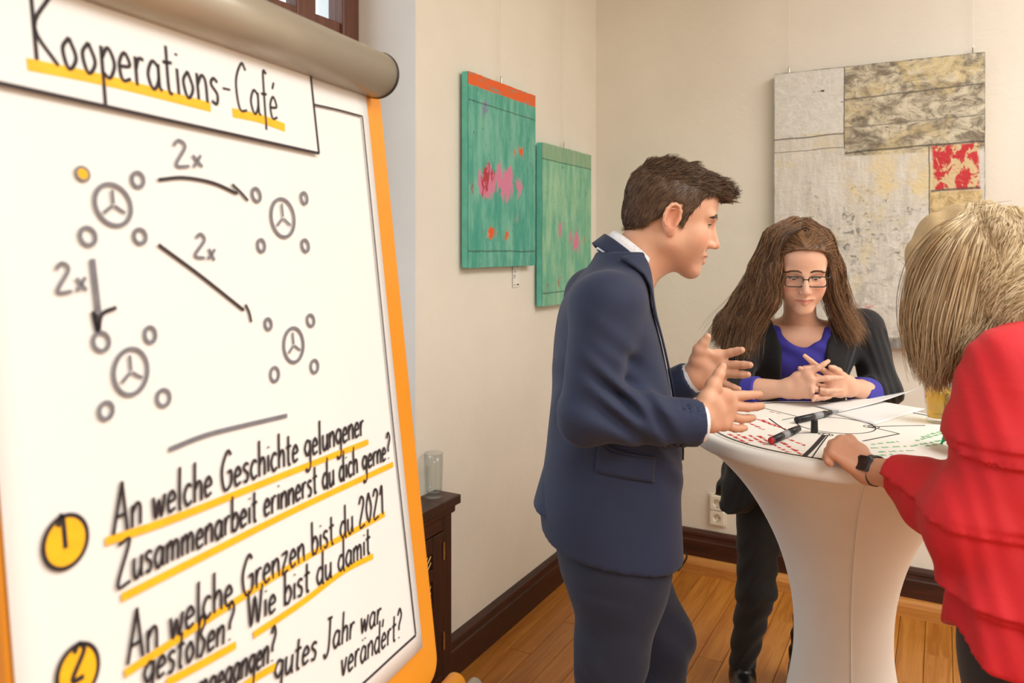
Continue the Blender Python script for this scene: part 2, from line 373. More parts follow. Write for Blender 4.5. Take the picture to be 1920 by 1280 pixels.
def big_mat():
    t = NT('grey_collage_painting'); c = t.coord('Object'); xs, ys, zs = t.sep(c)
    W2, H2 = .4165, .6175
    cl = t.noise(c, 4.5, 7, .68, .6); st = t.noise(t.coord('Object', (14, 14, 2.5)), 2, 6, .7); grit = t.noise(c, 30, 6, .72, .8); hz = t.noise(t.coord('Object', (4, 4, 7)), 3, 6, .7, .8)
    col = t.mix(t.ramp(st, .32, .7), srgb(208, 201, 189), srgb(234, 229, 220))
    col = t.mix(t.math('MULTIPLY', t.ramp(cl, .52, .64), .55), col, srgb(226, 208, 160))
    def box(x0, x1, z0, z1, s=.004, wob=.012):
        wb = t.math('MULTIPLY', t.math('SUBTRACT', t.noise(c, 11, 3), .5), wob)
        xx = t.math('ADD', xs, wb); zz = t.math('ADD', zs, wb)
        a = t.math('MULTIPLY', t.ramp(xx, x0-s, x0+s), t.ramp(xx, x1-s, x1+s, 1, 0))
        b = t.math('MULTIPLY', t.ramp(zz, z0-s, z0+s), t.ramp(zz, z1-s, z1+s, 1, 0))
        return t.math('MULTIPLY', a, b)
    # upper right mottled brown-grey field
    ur = box(-.115, .42, .22, .63)
    f = t.mix(t.ramp(hz, .36, .62), srgb(222, 212, 186), srgb(128, 116, 98)); f = t.mix(t.math('MULTIPLY', t.ramp(grit, .55, .66), .7), f, srgb(92, 84, 72))
    f = t.mix(t.math('MULTIPLY', t.ramp(cl, .5, .6), .6), f, srgb(228, 206, 150))
    col = t.mix(ur, col, f)
    mid = box(-.115, .25, .02, .24, .05); col = t.mix(t.math('MULTIPLY', mid, t.ramp(cl, .40, .58)), col, srgb(232, 212, 164))
    # upper left pale panel
    ul = box(-.43, -.118, .33, .63); col = t.mix(ul, col, t.mix(t.ramp(grit, .3, .7), srgb(216, 212, 202), srgb(234, 231, 223)))
    # grey weathered middle/lower
    lw = t.math('MULTIPLY', t.ramp(zs, .06, -.12), t.ramp(hz, .50, .62)); col = t.mix(t.math('MULTIPLY', lw, .4), col, srgb(150, 150, 138))
    lw2 = t.math('MULTIPLY', box(-.30, .18, -.30, .10, .08), t.math('MULTIPLY', t.ramp(grit, .54, .62), t.ramp(cl, .44, .54))); col = t.mix(t.math('MULTIPLY', lw2, .75), col, srgb(96, 100, 88))
    # red and sand patch at the right edge
    rp = box(.225, .395, .055, .245, .006); rr = t.noise(t.coord('Object', (1, 1, .7)), 24, 5, .7, .6)
    rc_ = t.mix(t.ramp(rr, .46, .52), srgb(222, 196, 150), srgb(204, 44, 52)); rc_ = t.mix(t.ramp(grit, .62, .68), rc_, srgb(96, 66, 44))
    col = t.mix(rp, col, rc_)
    sp = box(.215, .405, -.10, .052, .008); col = t.mix(sp, col, t.mix(t.ramp(grit, .4, .65), srgb(228, 202, 148), srgb(176, 150, 104)))
    # red specks low centre
    pk = t.math('MULTIPLY', box(-.06, .02, -.53, -.44, .012), t.ramp(rr, .5, .55)); col = t.mix(t.math('MULTIPLY', pk, .7), col, srgb(206, 84, 96))
    # drawn lines
    for (x0, x1, z, th, cc) in ((-.43, -.118, .325, .002, 60), (-.43, -.118, .265, .0012, 90), (-.115, .42, .24, .0025, 60), (-.115, .42, .475, .002, 90), (-.115, .42, .35, .0015, 120), (.22, .4, .05, .003, 70)):
        wz = t.math('ADD', zs, t.math('ADD', t.math('MULTIPLY', t.math('SUBTRACT', t.noise(c, 7, 3), .5), .02), t.math('MULTIPLY', xs, -.03)))
        ln = t.math('MULTIPLY', t.ramp(t.math('ABSOLUTE', t.math('SUBTRACT', wz, z)), th, th*2.2, 1, 0), t.math('MULTIPLY', t.ramp(xs, x0-.002, x0+.002), t.ramp(xs, x1-.002, x1+.002, 1, 0)))
        col = t.mix(t.math('MULTIPLY', ln, .75), col, srgb(cc, cc*.95, cc*.88))
    for (x, z0, z1) in ((-.1165, .25, .63), (.215, -.1, .24)):
        wx_ = t.math('ADD', xs, t.math('MULTIPLY', t.math('SUBTRACT', t.noise(c, 9, 3), .5), .01))
        ln = t.math('MULTIPLY', t.ramp(t.math('ABSOLUTE', t.math('SUBTRACT', wx_, x)), .0015, .0035, 1, 0), t.math('MULTIPLY', t.ramp(zs, z0, z0+.004), t.ramp(zs, z1, z1+.004, 1, 0)))
        col = t.mix(t.math('MULTIPLY', ln, .8), col, srgb(70, 66, 60))
    # black flecks in the pale panel
    fk = t.math('MULTIPLY', box(-.32, -.12, .42, .56, .01), t.ramp(t.noise(t.coord('Object', (1, 1, 3.2)), 13, 3, .6), .66, .69)); col = t.mix(fk, col, srgb(40, 44, 48))
    # dark worn borders
    ed = t.math('MAXIMUM', t.ramp(t.math('ADD', zs, t.math('MULTIPLY', grit, .03)), -H2+.065, -H2+.055), t.math('MAXIMUM', t.ramp(t.math('ADD', t.math('ABSOLUTE', xs), t.math('MULTIPLY', grit, .012)), W2+.002, W2+.005), t.ramp(t.math('ADD', zs, t.math('MULTIPLY', grit, .012)), H2+.001, H2+.005)))
    col = t.mix(t.math('MULTIPLY', ed, .75), col, t.mix(t.ramp(st, .45, .6), srgb(74, 74, 72), srgb(150, 148, 142)))
    t.bump(t.math('ADD', grit, t.math('MULTIPLY', hz, .8)), .6, .008)
    return t.done(col, .6)
M_BIG = big_mat(); M_BIGSIDE = mat('canvas_side_grey', srgb(150, 142, 128), .7, .2, 14)
M_WIRE = mat('nylon_wire', srgb(235, 228, 214), .4, .02)
def canvas(name, corners_y, z0, z1, depth, off, front, side, label, wires):
    """canvas on the left wall: spans y, front faces +x"""
    y0, y1 = corners_y; c = ((y0+y1)/2, (z0+z1)/2)
    r = tag(empty(name, (off, c[0], c[1])), label, 'painting')
    a, b = (y1-y0)/2, (z1-z0)/2
    MB().box((0, -a, -b), (depth-.002, a, b)).build('stretcher', side, r, bevel=.003)
    n = 24; v = []; f = []                           # slightly uneven painted front
    for i in range(n+1):
        for j in range(n+1):
            e = 0 if i in (0, n) or j in (0, n) else random.uniform(.0, .0022)
            v.append((depth+e, -a+2*a*i/n+(random.uniform(-.001, .001)), -b+2*b*j/n+random.uniform(-.0012, .0012)))
    for i in range(n):
        for j in range(n): k = i*(n+1)+j; f.append((k, k+n+1, k+n+2, k+1))
    mesh_obj('canvas_front', v, f, front, r, True)
    for wy in wires:
        MB().tube([(.006, wy, b-.01), (.004, wy, RZ-c[1]-.02)], .0011, 6).build('hanging_wire', M_WIRE, r)
        MB().tube([(.009, wy, b-.004), (.009, wy, b+.028)], .0045, 10).tube([(.009, wy, b+.028), (.007, wy, b+.036)], .002, 8).build('hook', M_STEEL, r)
    return r
canvas('teal_painting', (-1.317, -.770), 1.5015, 2.239, .030, .012, M_T1, M_TSIDE, 'teal abstract painting with an orange band along its top edge', [.01])
canvas('teal_painting', (-.705, -.160), 1.318, 2.046, .030, .012, M_T2, M_TSIDE, 'paler green abstract painting without orange band, hanging next to the corner', [.0])
# big collage on the back wall (front faces -y): build like the others, then turn
bigp = canvas('collage_painting', (-.4165, .4165), -.6175, .6175, .035, 0, M_BIG, M_BIGSIDE, 'large grey and beige collage painting with a red patch', [-.355, .375])
bigp.location = (.91+.4165, -.014, 1.7635); bigp.rotation_euler = (0, 0, -math.pi/2)
def fix_axes():   # the collage material reads x as width: bake the quarter turn into its meshes
    for ch in bigp.children:
        ch.data.transform(Matrix.Rotation(-math.pi/2, 4, 'Z'))
    bigp.rotation_euler = (0, 0, 0)
fix_axes()
# price tag card below the first painting
p = on_left(968, 519, .004)
lc = tag(empty('label_card', (0.003, p[1], p[2])), 'small white caption card on the wall under the orange-banded painting', 'label')
MB().box((0, -.030, -.043), (.0015, .030, .043)).build('card', mat('card_white', srgb(238, 234, 226), .6, .02), lc)
mm = MB()
for z, wd in ((.030, .012), (.022, .024), (.008, .016), (.002, .016), (-.004, .012), (-.034, .020)):
    mm.box((.0014, -.024, z-.0012), (.0018, -.024+wd, z+.0012))
mm.box((.0014, .006, -.036), (.0018, .022, -.030)); mm.build('print', M_BLACK, lc)['kind'] = 'stuff'
# double socket on the back wall
a = on_back(1329, 925); b = on_back(1361, 986)
so = tag(empty('wall_socket', ((a[0]+b[0])/2+.003, 0, (a[2]+b[2])/2)), 'cream double power socket on the wall above the baseboard', 'socket')
fm = MB()                                                # hollow frame: four sides and the bar between the inserts
for (x0, x1, z0, z1) in ((-.0405, -.030, -.0765, .0765), (.030, .0405, -.0765, .0765), (-.030, .030, .0665, .0765), (-.030, .030, -.0765, -.0665), (-.030, .030, -.004, .004)):
    fm.box((x0, -.008, z0), (x1, -.0005, z1))
fm.build('frame', M_WHITE, so)
for s in (-1, 1):
    q = .0355*s; n = 32; v = []; f = []
    ang = [2*math.pi*k/n+math.pi/n for k in range(n)]
    def sq(t_, h): c_, s_ = math.cos(t_), math.sin(t_); w_ = h/max(abs(c_), abs(s_)); return c_*w_, s_*w_
    for yy, fn in ((-.008, lambda t_: sq(t_, .033)), (-.019, lambda t_: sq(t_, .033)), (-.020, lambda t_: sq(t_, .032)), (-.020, lambda t_: (.0200*math.cos(t_), .0200*math.sin(t_))), (-.008, lambda t_: (.0190*math.cos(t_), .0190*math.sin(t_)))):
        v += [(fn(t_)[0], yy, q+fn(t_)[1]) for t_ in ang]
    for r_ in range(4):
        for k in range(n): f.append((r_*n+k, r_*n+(k+1) % n, (r_+1)*n+(k+1) % n, (r_+1)*n+k))
    mesh_obj('insert', v, f, M_WHITE, so)                 # square plate with a round recess
    fb = MB(); rr_ = .0192                                # recess floor in strips that leave the two pin holes open
    for x0, x1 in ((-.0190, -.0122), (-.0068, .0068), (.0122, .0190)):
        e_ = math.sqrt(max(rr_**2-min(abs(x0), abs(x1), 0 if x0*x1 < 0 else 9)**2, 1e-6)); fb.box((x0, -.0105, q-e_), (x1, -.009, q+e_))
    for x0, x1 in ((-.0122, -.0068), (.0068, .0122)):
        e_ = math.sqrt(rr_**2-.0068**2)
        for a_, b_ in ((-e_, -.0027), (.0027, e_)): fb.box((x0, -.0105, q+a_), (x1, -.009, q+b_))
    fb.build('socket_floor', M_WHITE, so)
    for sg in (-1, 1): MB().box((-.003, -.0185, q+sg*.0178-.0012), (.003, -.0105, q+sg*.0178+.0012)).build('earth_clip', M_STEEL, so)
# black cable on the floor by the back wall
cpts = [on_z(1268, 1062, .006), on_z(1281, 1057, .006), px(1287, 1046, 3.70), px(1285, 1036, 3.72), px(1278, 1030, 3.74)]
cpts = [np.array([p[0], min(p[1], -.062), max(p[2], .006)]) for p in cpts]; cpts.insert(0, np.array([.10, -.10, .006])); cpts.insert(1, np.array([.30, -.085, .006]))
tag(MB().tube(smooth_path(cpts, 6), .0045, 8).build('power_cable', M_BLACK, None, True), 'black cable looping up from the floor at the back baseboard', 'cable')
# ------------------------------------------------------------------ handwriting: single-stroke letters, x-height 1
GL = {
 'a': (.85, '.7,.85 .35,1 .05,.5 .3,0 .65,.35 .7,.95|.7,.95 .7,.15 .85,.02'), 'b': (.8, '.1,2 .1,0|.1,.6 .45,1 .75,.5 .45,0 .1,.15'),
 'c': (.7, '.65,.85 .35,1 .05,.5 .3,0 .65,.15'), 'd': (.85, '.7,.8 .35,1 .05,.5 .3,0 .68,.3|.72,2 .70,.1 .82,0'),
 'e': (.75, '.08,.5 .65,.6 .4,1 .08,.6 .2,.05 .65,.15'), 'f': (.55, '.6,1.9 .35,2 .28,1.4 .25,-.5|.0,.95 .5,1'),
 'g': (.85, '.7,.85 .35,1 .05,.55 .35,.1 .68,.4|.72,1 .70,-.5 .35,-.85 .1,-.6'), 'h': (.8, '.1,2 .1,0|.1,.6 .4,1 .65,.8 .68,0'),
 'i': (.3, '.15,1 .15,.05|.16,1.42 .17,1.5'), 'k': (.75, '.1,2 .1,0|.65,1 .12,.5 .7,0'), 'l': (.35, '.15,2 .14,.1 .28,0'),
 'm': (1.2, '.08,1 .08,0|.08,.65 .35,1 .55,.75 .56,0|.56,.65 .8,1 1.03,.8 1.05,0'), 'n': (.8, '.08,1 .08,0|.08,.6 .4,1 .65,.8 .68,0'),
 'o': (.8, '.4,1 .07,.6 .3,0 .68,.4 .4,1'), 'p': (.8, '.1,1 .1,-.9|.1,.6 .45,1 .75,.5 .45,0 .1,.15'), 'r': (.6, '.1,1 .1,0|.1,.55 .3,.95 .58,.95'),
 's': (.65, '.58,.88 .3,1 .1,.75 .5,.4 .4,.02 .05,.1'), 't': (.6, '.28,1.7 .27,.15 .5,0|.0,1.05 .58,1.1'), 'u': (.8, '.08,1 .1,.2 .35,0 .65,.4|.68,1 .68,.1 .8,0'),
 'v': (.7, '.05,1 .32,0 .65,1'), 'w': (1.0, '.05,1 .25,0 .48,.8 .7,0 .95,1'), 'x': (.65, '.08,.9 .6,.05|.58,.95 .08,0'), 'z': (.75, '.08,1 .65,1 .08,0 .7,.02'),
 '\u00df': (.85, '.1,0 .12,1.5 .4,2 .65,1.6 .35,1.1 .72,.6 .5,0 .28,.1'), '\u00e9': (.75, '.08,.5 .65,.6 .4,1 .08,.6 .2,.05 .65,.15|.38,1.3 .55,1.6'),
 '\u00e4': (.85, '.7,.85 .35,1 .05,.5 .3,0 .65,.35 .7,.95|.7,.95 .7,.15 .85,.02|.25,1.4 .26,1.48|.58,1.42 .59,1.5'),
 'A': (1.15, '.05,0 .55,2 .62,2 1.02,0|.22,.7 .9,.72'), 'K': (1.2, '.15,2.1 .2,0|1.0,2.1 .2,1.0 1.15,0'), 'C': (1.1, '1.0,1.75 .7,2 .15,1.2 .3,.1 .9,.1'),
 'G': (1.15, '1.0,1.75 .65,2 .12,1.1 .35,.05 .95,.2 1.0,.9 .65,.88'), 'Z': (1.1, '.1,1.9 .95,1.95 .1,.05 1.05,.0'), 'W': (1.4, '.05,2 .35,0 .68,1.5 1.0,0 1.35,2'),
 'J': (.85, '.25,2 .75,2|.55,2 .52,.2 .2,-.3 .0,0'), '2': (.9, '.1,1.5 .4,1.95 .75,1.5 .1,.05 .85,.02'), '0': (.9, '.45,1.95 .1,1 .4,0 .8,.9 .45,1.95'), '1': (.6, '.1,1.4 .42,1.95 .42,0'),
 '?': (.75, '.1,1.6 .4,2 .68,1.5 .35,.9 .34,.55|.34,.1 .35,.02'), ',': (.35, '.2,.15 .1,-.35'), '-': (.7, '.1,.7 .6,.72'), ' ': (.5, ''), '.': (.3, '.12,.05 .16,.0')}
def text_strokes(txt):
    out = []; x = 0.0
    for ch in txt:
        wd, s = GL[ch]
        for st in filter(None, s.split('|')):
            P = np.array([[float(q) for q in p.split(',')] for p in st.split()]); P[:, 0] += x; out.append(smooth_path(P, 5))
        x += wd+.14
    return out, x-.14
class Sheet:
    """a flat surface reached by photo pixels: origin, axes u (right), v (up), normal"""
    def __init__(s, o, u, v): s.o, s.u, s.v = map(np.array, (o, u, v)); s.n = np.cross(s.u, s.v)
    def hit(s, x, y):
        D = px(x, y, 1.0)-CAM; t = np.dot(s.o-CAM, s.n)/np.dot(D, s.n); return CAM+t*D
    def uv(s, x, y): h = s.hit(x, y)-s.o; return np.array([h@s.u, h@s.v])
    def at(s, uv, lift=0.0): return s.o+uv[0]*s.u+uv[1]*s.v+lift*s.n
class Pen:
    def __init__(s, sheet, inv, lift, mat_=None, parent=None): s.sh = sheet; s.mb = MB(); s.inv = inv; s.lift = lift; s.out = (mat_, parent)
    def flush(s, name):
        if s.mb.v: s.mb.build(name, *s.out)
        s.mb = MB()
    def stroke(s, uvs, wd, taper=False):
        P = [s.inv(s.sh.at(q)) for q in uvs]; N = np.array(s.inv(s.sh.at((0, 0), 1)))-np.array(s.inv(s.sh.at((0, 0))))
        ribbon(s.mb, P, wd, N, s.lift, taper)
    def line_px(s, pts, wd, smooth=True, taper=False):
        q = np.array([s.sh.uv(*p) for p in pts]); s.stroke(smooth_path(q, 8) if smooth and len(q) > 2 else np.array([q[0]+(q[-1]-q[0])*t for t in np.linspace(0, 1, 6)]) if len(q) == 2 else q, wd, taper)
    def text(s, txt, a, b, xh, wd, slant=.0):
        """text with its baseline between pixels a and b; xh = x-height in metres"""
        A, B = s.sh.uv(*a), s.sh.uv(*b); L = np.linalg.norm(B-A); e = (B-A)/L; n = np.array([-e[1], e[0]])
        st, W = text_strokes(txt); kx = L/W
        for P in st:
            j = random.uniform(-.03, .03); s.stroke([A+e*(p[0]*kx+slant*p[1]*xh)+n*(p[1]*xh+j*xh) for p in P], wd)
    def ring(s, c, rpx, wd, asp=1.0, fill=False, wob=.04):
        """circle drawn round pixel c; rpx = its vertical pixel radius"""
        C = s.sh.uv(*c); r = abs(s.sh.uv(c[0], c[1]-rpx)[1]-s.sh.uv(c[0], c[1]+rpx)[1])/2; ph = random.random()*6
        q = [C+np.array([r*asp*math.cos(t), r*math.sin(t)])*(1+wob*math.sin(2*t+ph)) for t in np.linspace(0, 2*math.pi, 33)]
        if fill: s.disc(q)
        else: s.stroke(q, wd)
        return C, r
    def disc(s, q):
        P = [s.inv(s.sh.at(a, s.lift)) for a in q[:-1]]; k = len(s.mb.v); s.mb.add(P, [tuple(range(len(P)))])
# ------------------------------------------------------------------ flip chart (its plane: horizontals towards x=1545 on the horizon, leaning back)
e = np.array([585., 1450.]); e /= np.linalg.norm(e); U = e[0]*RIGHT+e[1]*FWD; NH = e[1]*RIGHT-e[0]*FWD
TILT = math.atan2(.082, .7016); V = math.cos(TILT)*np.array([0, 0, 1.])-math.sin(TILT)*NH
TR = px(683, 160, 1.35)
S = Sheet(TR, U, V)                                   # paper's top right corner; u to the right, v up
PWD, PHT = .685, .965
fc_base = TR-.34*U; fc = tag(empty('flip_chart', (fc_base[0]+.05*NH[0], fc_base[1]+.05*NH[1], 0), math.atan2(U[1], U[0])), 'tall flip chart on an orange board with handwritten German workshop sheet', 'flip chart')
FM = (Matrix.Translation(fc.location) @ Matrix.Rotation(math.atan2(U[1], U[0]), 4, 'Z')).inverted()
FMn = np.array(FM)
def fi(p): return FMn[:3, :3] @ np.array(p)+FMn[:3, 3]
M_PAPER = mat('flipchart_paper', srgb(238, 236, 233), .75, .012, 3, bump=.08, bscale=5, bdist=.01)
M_ORANGE = mat('orange_board', srgb(232, 150, 40), .4, .05, 3)
M_INK = mat('black_marker_ink', srgb(44, 34, 38), .7, .15, 60)
M_INKG = mat('grey_marker_ink', srgb(120, 118, 124), .7, .1, 60)
M_YEL = mat('yellow_marker_ink', srgb(252, 186, 20), .6, .06, 50)
M_GREYM = mat('grey_lacquered_metal', srgb(168, 158, 140), .35, .04, 6, Metallic=.25)
def sheet_solid(name, poly, t, material, off, parent=fc, bevel=0.0, nrm=None):
    m = MB(); P0 = [fi(S.at(q, off-t)) for q in poly]; P1 = [fi(S.at(q, off)) for q in poly]; n = len(poly)
    m.add(P0+P1, [tuple(range(n))[::-1], tuple(range(n, 2*n))]+[(i, (i+1) % n, n+(i+1) % n, n+i) for i in range(n)])
    return m.build(name, material, parent, bevel=bevel)
def rounded(u0, u1, v0, v1, r, n=6):
    out = []
    for cx, cy, a in ((u1-r, v1-r, 0), (u0+r, v1-r, 90), (u0+r, v0+r, 180), (u1-r, v0+r, 270)):
        for k in range(n+1): t = math.radians(a+90*k/n); out.append((cx+r*math.cos(t), cy+r*math.sin(t)))
    return out
# board edge from pixels: right edge of the orange board
ub = S.uv(812, 1060)[0]-.010
board = sheet_solid('board', rounded(-PWD-.003, ub, -PHT-.075, .03, .035), .016, M_ORANGE, -.004, bevel=.003)
# paper: gently waved sheet, bottom corner loose
n1, n2 = 20, 30; v = []; f = []
for i in range(n1+1):
    for j in range(n2+1):
        uu = -PWD+PWD*i/n1; vv = -PHT*j/n2
        lift = .0015+.0025*(math.sin(uu*9+vv*4)+1)*.5*(j/n2)
        v.append(fi(S.at((uu, vv+.03*(j == 0)), lift)))
for i in range(n1):
    for j in range(n2): k = i*(n2+1)+j; f.append((k, k+1, k+n2+2, k+n2+1))
paper = mesh_obj('paper_sheet', v, f, M_PAPER, fc, True)
pm = paper.modifiers.new('thick', 'SOLIDIFY'); pm.thickness = .0008; pm.offset = -1
# clamp roller along the top with black end cap
rc0 = S.uv(690, 122); rl = .040
ra = S.at((-PWD-.05, .018), .018); rb = S.at((.018, .018), .018)
roll = MB().tube([fi(ra), fi(rb)], rl, 40).build('clamp_roller', M_GREYM, fc, True)
MB().tube([fi(rb), fi(rb+.007*U)], [rl+.0015, rl+.0005], 40).build('end_cap', M_BLACK, fc, bevel=.001)
MB().tube([fi(ra), fi(ra-.007*U)], [rl+.0015, rl+.0005], 40).build('end_cap', M_BLACK, fc, bevel=.001)
# pen tray along the foot of the board
tb = -PHT-.085
m = MB(); a0 = S.at((-PWD-.02, tb), .03); a1 = S.at((ub-.004, tb), .03)
m.tube([fi(a0), fi(a1)], .019, 20); m.build('tray_rail', M_ORANGE, fc, True)
m = MB(); m.tube([fi(S.at((-PWD-.02, tb-.006), .062)), fi(S.at((ub+.006, tb-.006), .062))], .014, 16); m.build('tray_front_bar', M_GREYM, fc, True)
m = MB(); m.tube([fi(S.at((-.16, tb+.001), .046)), fi(S.at((-.135, tb+.001), .0505))], .008, 14); m.build('rail_clip', M_BLACK, fc, True)
sheet_solid('tray_floor', [(-PWD-.02, tb-.018), (ub+.01, tb-.018), (ub+.01, tb-.012), (-PWD-.02, tb-.012)], .075, M_GREYM, .068)
# easel legs
for uu, off in ((-PWD+.02, -.03), (-.06, -.03)):
    t0 = S.at((uu, -.1), off); t1 = S.at((uu, -PHT-.08), off); dirv = (t1-t0)/np.linalg.norm(t1-t0); t2 = t0+dirv*((t0[2]-.012)/-dirv[2])
    MB().tube([fi(t0), fi(t2)], .013, 12).build('leg', M_GREYM, fc, True)
t0 = S.at((-.34, -.12), -.04); t2 = t0-.62*NH; t2[2] = .012; MB().tube([fi(t0), fi(t2)], .013, 12).build('leg', M_GREYM, fc, True)
# title card glued onto the sheet
cardpx = [(592, 291), (574, 140), (150, 2)]
q1, q2 = S.uv(590, 289), S.uv(574, 140); ql = S.uv(0, 161); ql2 = S.uv(150, 1)
el = (q1-ql)/np.linalg.norm(q1-ql); et = (q2-ql2)/np.linalg.norm(q2-ql2)
cpoly = [tuple(q1), tuple(q2), tuple(q2-et*.62), tuple(q1-el*.62)]
card = sheet_solid('title_card', cpoly, .0012, M_PAPER, .0075)
K = Pen(S, fi, .0085, M_INK, card)
for A_, B_ in ((0, 1), (1, 2), (2, 3), (3, 0)):
    a_, b_ = np.array(cpoly[A_]), np.array(cpoly[B_]); K.stroke([a_+(b_-a_)*t for t in np.linspace(0, 1, 8)], .0042)
K.flush('card_outline')
K.text('Kooperations', (50, 114), (404, 200), .034, .0042); K.flush('lettering'); K.text('-', (408, 196), (428, 201), .03, .003); K.flush('hyphen'); K.text('Caf\u00e9', (434, 207), (514, 229), .034, .0036); K.flush('lettering')
Y = Pen(S, fi, .0081, M_YEL, card); Y.line_px([(40, 123), (200, 156), (386, 203)], .0125); Y.flush('underline'); Y.line_px([(427, 213), (478, 224), (526, 241)], .0125); Y.flush('underline')
# frame line and drawings on the sheet
I = Pen(S, fi, .0052, M_INK, paper); G = Pen(S, fi, .0052, M_INKG, paper); Y = Pen(S, fi, .0048, M_YEL, paper)
I.line_px([(585, 197), (630, 207), (675, 219)], .0028); I.line_px([(675, 219), (700, 470), (735, 820), (775, 1188)], .0026); I.line_px([(775, 1190), (735, 1226), (677, 1279), (560, 1380)], .0036); I.flush('frame_line')
for c, r in (((253, 338), 14), ((159, 444), 17), ((257, 444), 14), ((476, 366), 12), ((566, 372), 10), ((485, 461), 11), ((568, 461), 11), ((184, 641), 18), ((276, 628), 14), ((193, 770), 16), ((301, 746), 16), ((498, 608), 10), ((578, 601), 11), ((510, 702), 13), ((585, 687), 12)):
    G.ring(c, r, .0042, .92); G.flush('small_circle')
for c, r, asp in (((207, 385), 39, .98), ((526, 409), 37, .85), ((240, 697), 43, .9), ((546, 647), 33, .86)):
    C_, rr = G.ring(c, r, .0045, asp)
    for t in (90, 215, 330): 
        a_ = np.array([math.cos(math.radians(t))*asp, math.sin(math.radians(t))])*rr; G.stroke([C_+a_*.05, C_+a_*.4, C_+a_*.72], .0032)
    G.flush('table_circle')
Y.ring((149, 327), 12, 0, 1, True); Y.flush('yellow_dot'); G.ring((149, 327), 13, .0025); G.flush('dot_outline')
I.line_px([(291, 338), (340, 334), (395, 344), (440, 364)], .0040); I.line_px([(430, 346), (447, 362), (460, 377)], .0034); I.flush('arrow')
I.line_px([(291, 459), (370, 517), (452, 582)], .0040); I.line_px([(455, 571), (462, 586), (466, 604)], .0034); I.flush('arrow')
G.flush('mark'); G.line_px([(167, 486), (174, 545), (179, 590)], .0065); G.flush('arrow_shaft'); I.line_px([(168, 584), (178, 622), (185, 590), (212, 577)], .0042); I.line_px([(172, 590), (178, 618)], .006); I.flush('arrow_head')
for (a_, b_, h_) in (((322, 311), (376, 315), .026), ((358, 480), (398, 490), .024), ((98, 548), (158, 546), .024)):
    G.text('2x', a_, b_, h_*.62, .0036); G.flush('count_mark')
G.line_px([(311, 843), (380, 816), (455, 797), (533, 779)], .0055); G.flush('divider_line')
T = [('An welche Geschichte gelungener', (205, 1003), (678, 815), .0225), ('Zusammenarbeit erinnerst du dich gerne?', (212, 1100), (728, 858), .021), ('An welche Grenzen bist du 2021', (232, 1247), (715, 962), .0225),
     ('gesto\u00dfen?', (262, 1287), (432, 1196), .021), ('Wie bist du damit', (458, 1178), (690, 1036), .0215), ('umgegangen?', (345, 1330), (510, 1236), .0205), ('gutes Jahr war,', (508, 1277), (716, 1163), .0215), ('ver\u00e4ndert?', (634, 1268), (748, 1192), .0215)]
for txt, a_, b_, h_ in T: I.text(txt, a_, b_, h_, .0036, .12); I.flush('handwritten_line')
for L in ([(192, 1015), (330, 968), (520, 893), (686, 828)], [(222, 1120), (380, 1040), (560, 950), (733, 870)], [(228, 1262), (400, 1150), (560, 1050), (717, 963)], [(306, 1279), (370, 1245), (437, 1208)], [(470, 1190), (560, 1130), (640, 1070), (695, 1042)], [(440, 1292), (480, 1266), (512, 1248)]):
    Y.line_px(L, .0085); Y.flush('underline')
for c, r in (((117, 1015), 50), ((140, 1258), 50)):
    Y.ring(c, r, 0, .92, True, .02); Y.flush('number_disc'); I.ring(c, r, .0042, .93, wob=.02); I.flush('disc_outline')
I.text('1', (103, 1034), (122, 1026), .016, .005); I.flush('numeral'); I.text('2', (126, 1276), (152, 1266), .016, .005); I.flush('numeral')
# ------------------------------------------------------------------ bar table with stretch cover
TZ = 1.10; TD = 2.03; TC = cw((1580-960)/FPX*TD, TD, 0); TR_ = .385
tbl = tag(empty('bar_table', TC), 'round standing table wrapped in a white stretch cover', 'table')
def cloth_white(name):
    t = NT(name); c = t.coord('Object'); t.bump(t.noise(c, 400, 2), .05, .001)
    return t.done(t.mix(t.ramp(t.noise(c, 3), .3, .7), srgb(240, 236, 230), srgb(247, 244, 239)), .7, Sheen_Weight=.2)
M_COVER = cloth_white('white_stretch_cloth')
KS = .385/.40
prof = [(.30, .004), (.295, .03), (.262, .09), (.215, .20), (.158, .33), (.128, .47), (.121, .56), (.128, .66), (.152, .76), (.190, .85), (.245, .94), (.307, 1.01), (.354, 1.048), (.377, 1.062)]
pp = smooth_path(np.array(prof), 4)
n = 72; v = []; f = []
for i, (r, z) in enumerate(pp):
    for k in range(n):
        t = 2*math.pi*k/n; foot = 1+.10*max(0, (.30-z)/.30)*math.cos(4*t+.5)
        v.append((r*foot*math.cos(t), r*foot*math.sin(t), z))
for i in range(len(pp)-1):
    for k in range(n): f.append((i*n+k, i*n+(k+1) % n, (i+1)*n+(k+1) % n, (i+1)*n+k))
mesh_obj('stretch_skirt', v, f, M_COVER, tbl, True)
MB().lathe([(.377, 1.060), (.3835, 1.063), (.386, 1.075), (.3855, 1.090), (.381, 1.098), (.370, TZ), (.0001, TZ)], 96).build('table_top', M_COVER, tbl, True)
t0 = math.radians(255)+TH                                              # sewn seam down the skirt, facing the room
sm = MB().tube([((r+.0008)*math.cos(t0+.02*math.sin(z*4)), (r+.0008)*math.sin(t0+.02*math.sin(z*4)), z) for r, z in pp[6:]], .0016, 6); sm.build('seam', M_COVER, tbl, True)
MB().lathe([(.028, .02), (.028, 1.06)], 16).build('column', M_STEEL, tbl, True); MB().lathe([(.27, 0.0), (.27, .012), (.03, .022)], 40).build('base_plate', M_STEEL, tbl)
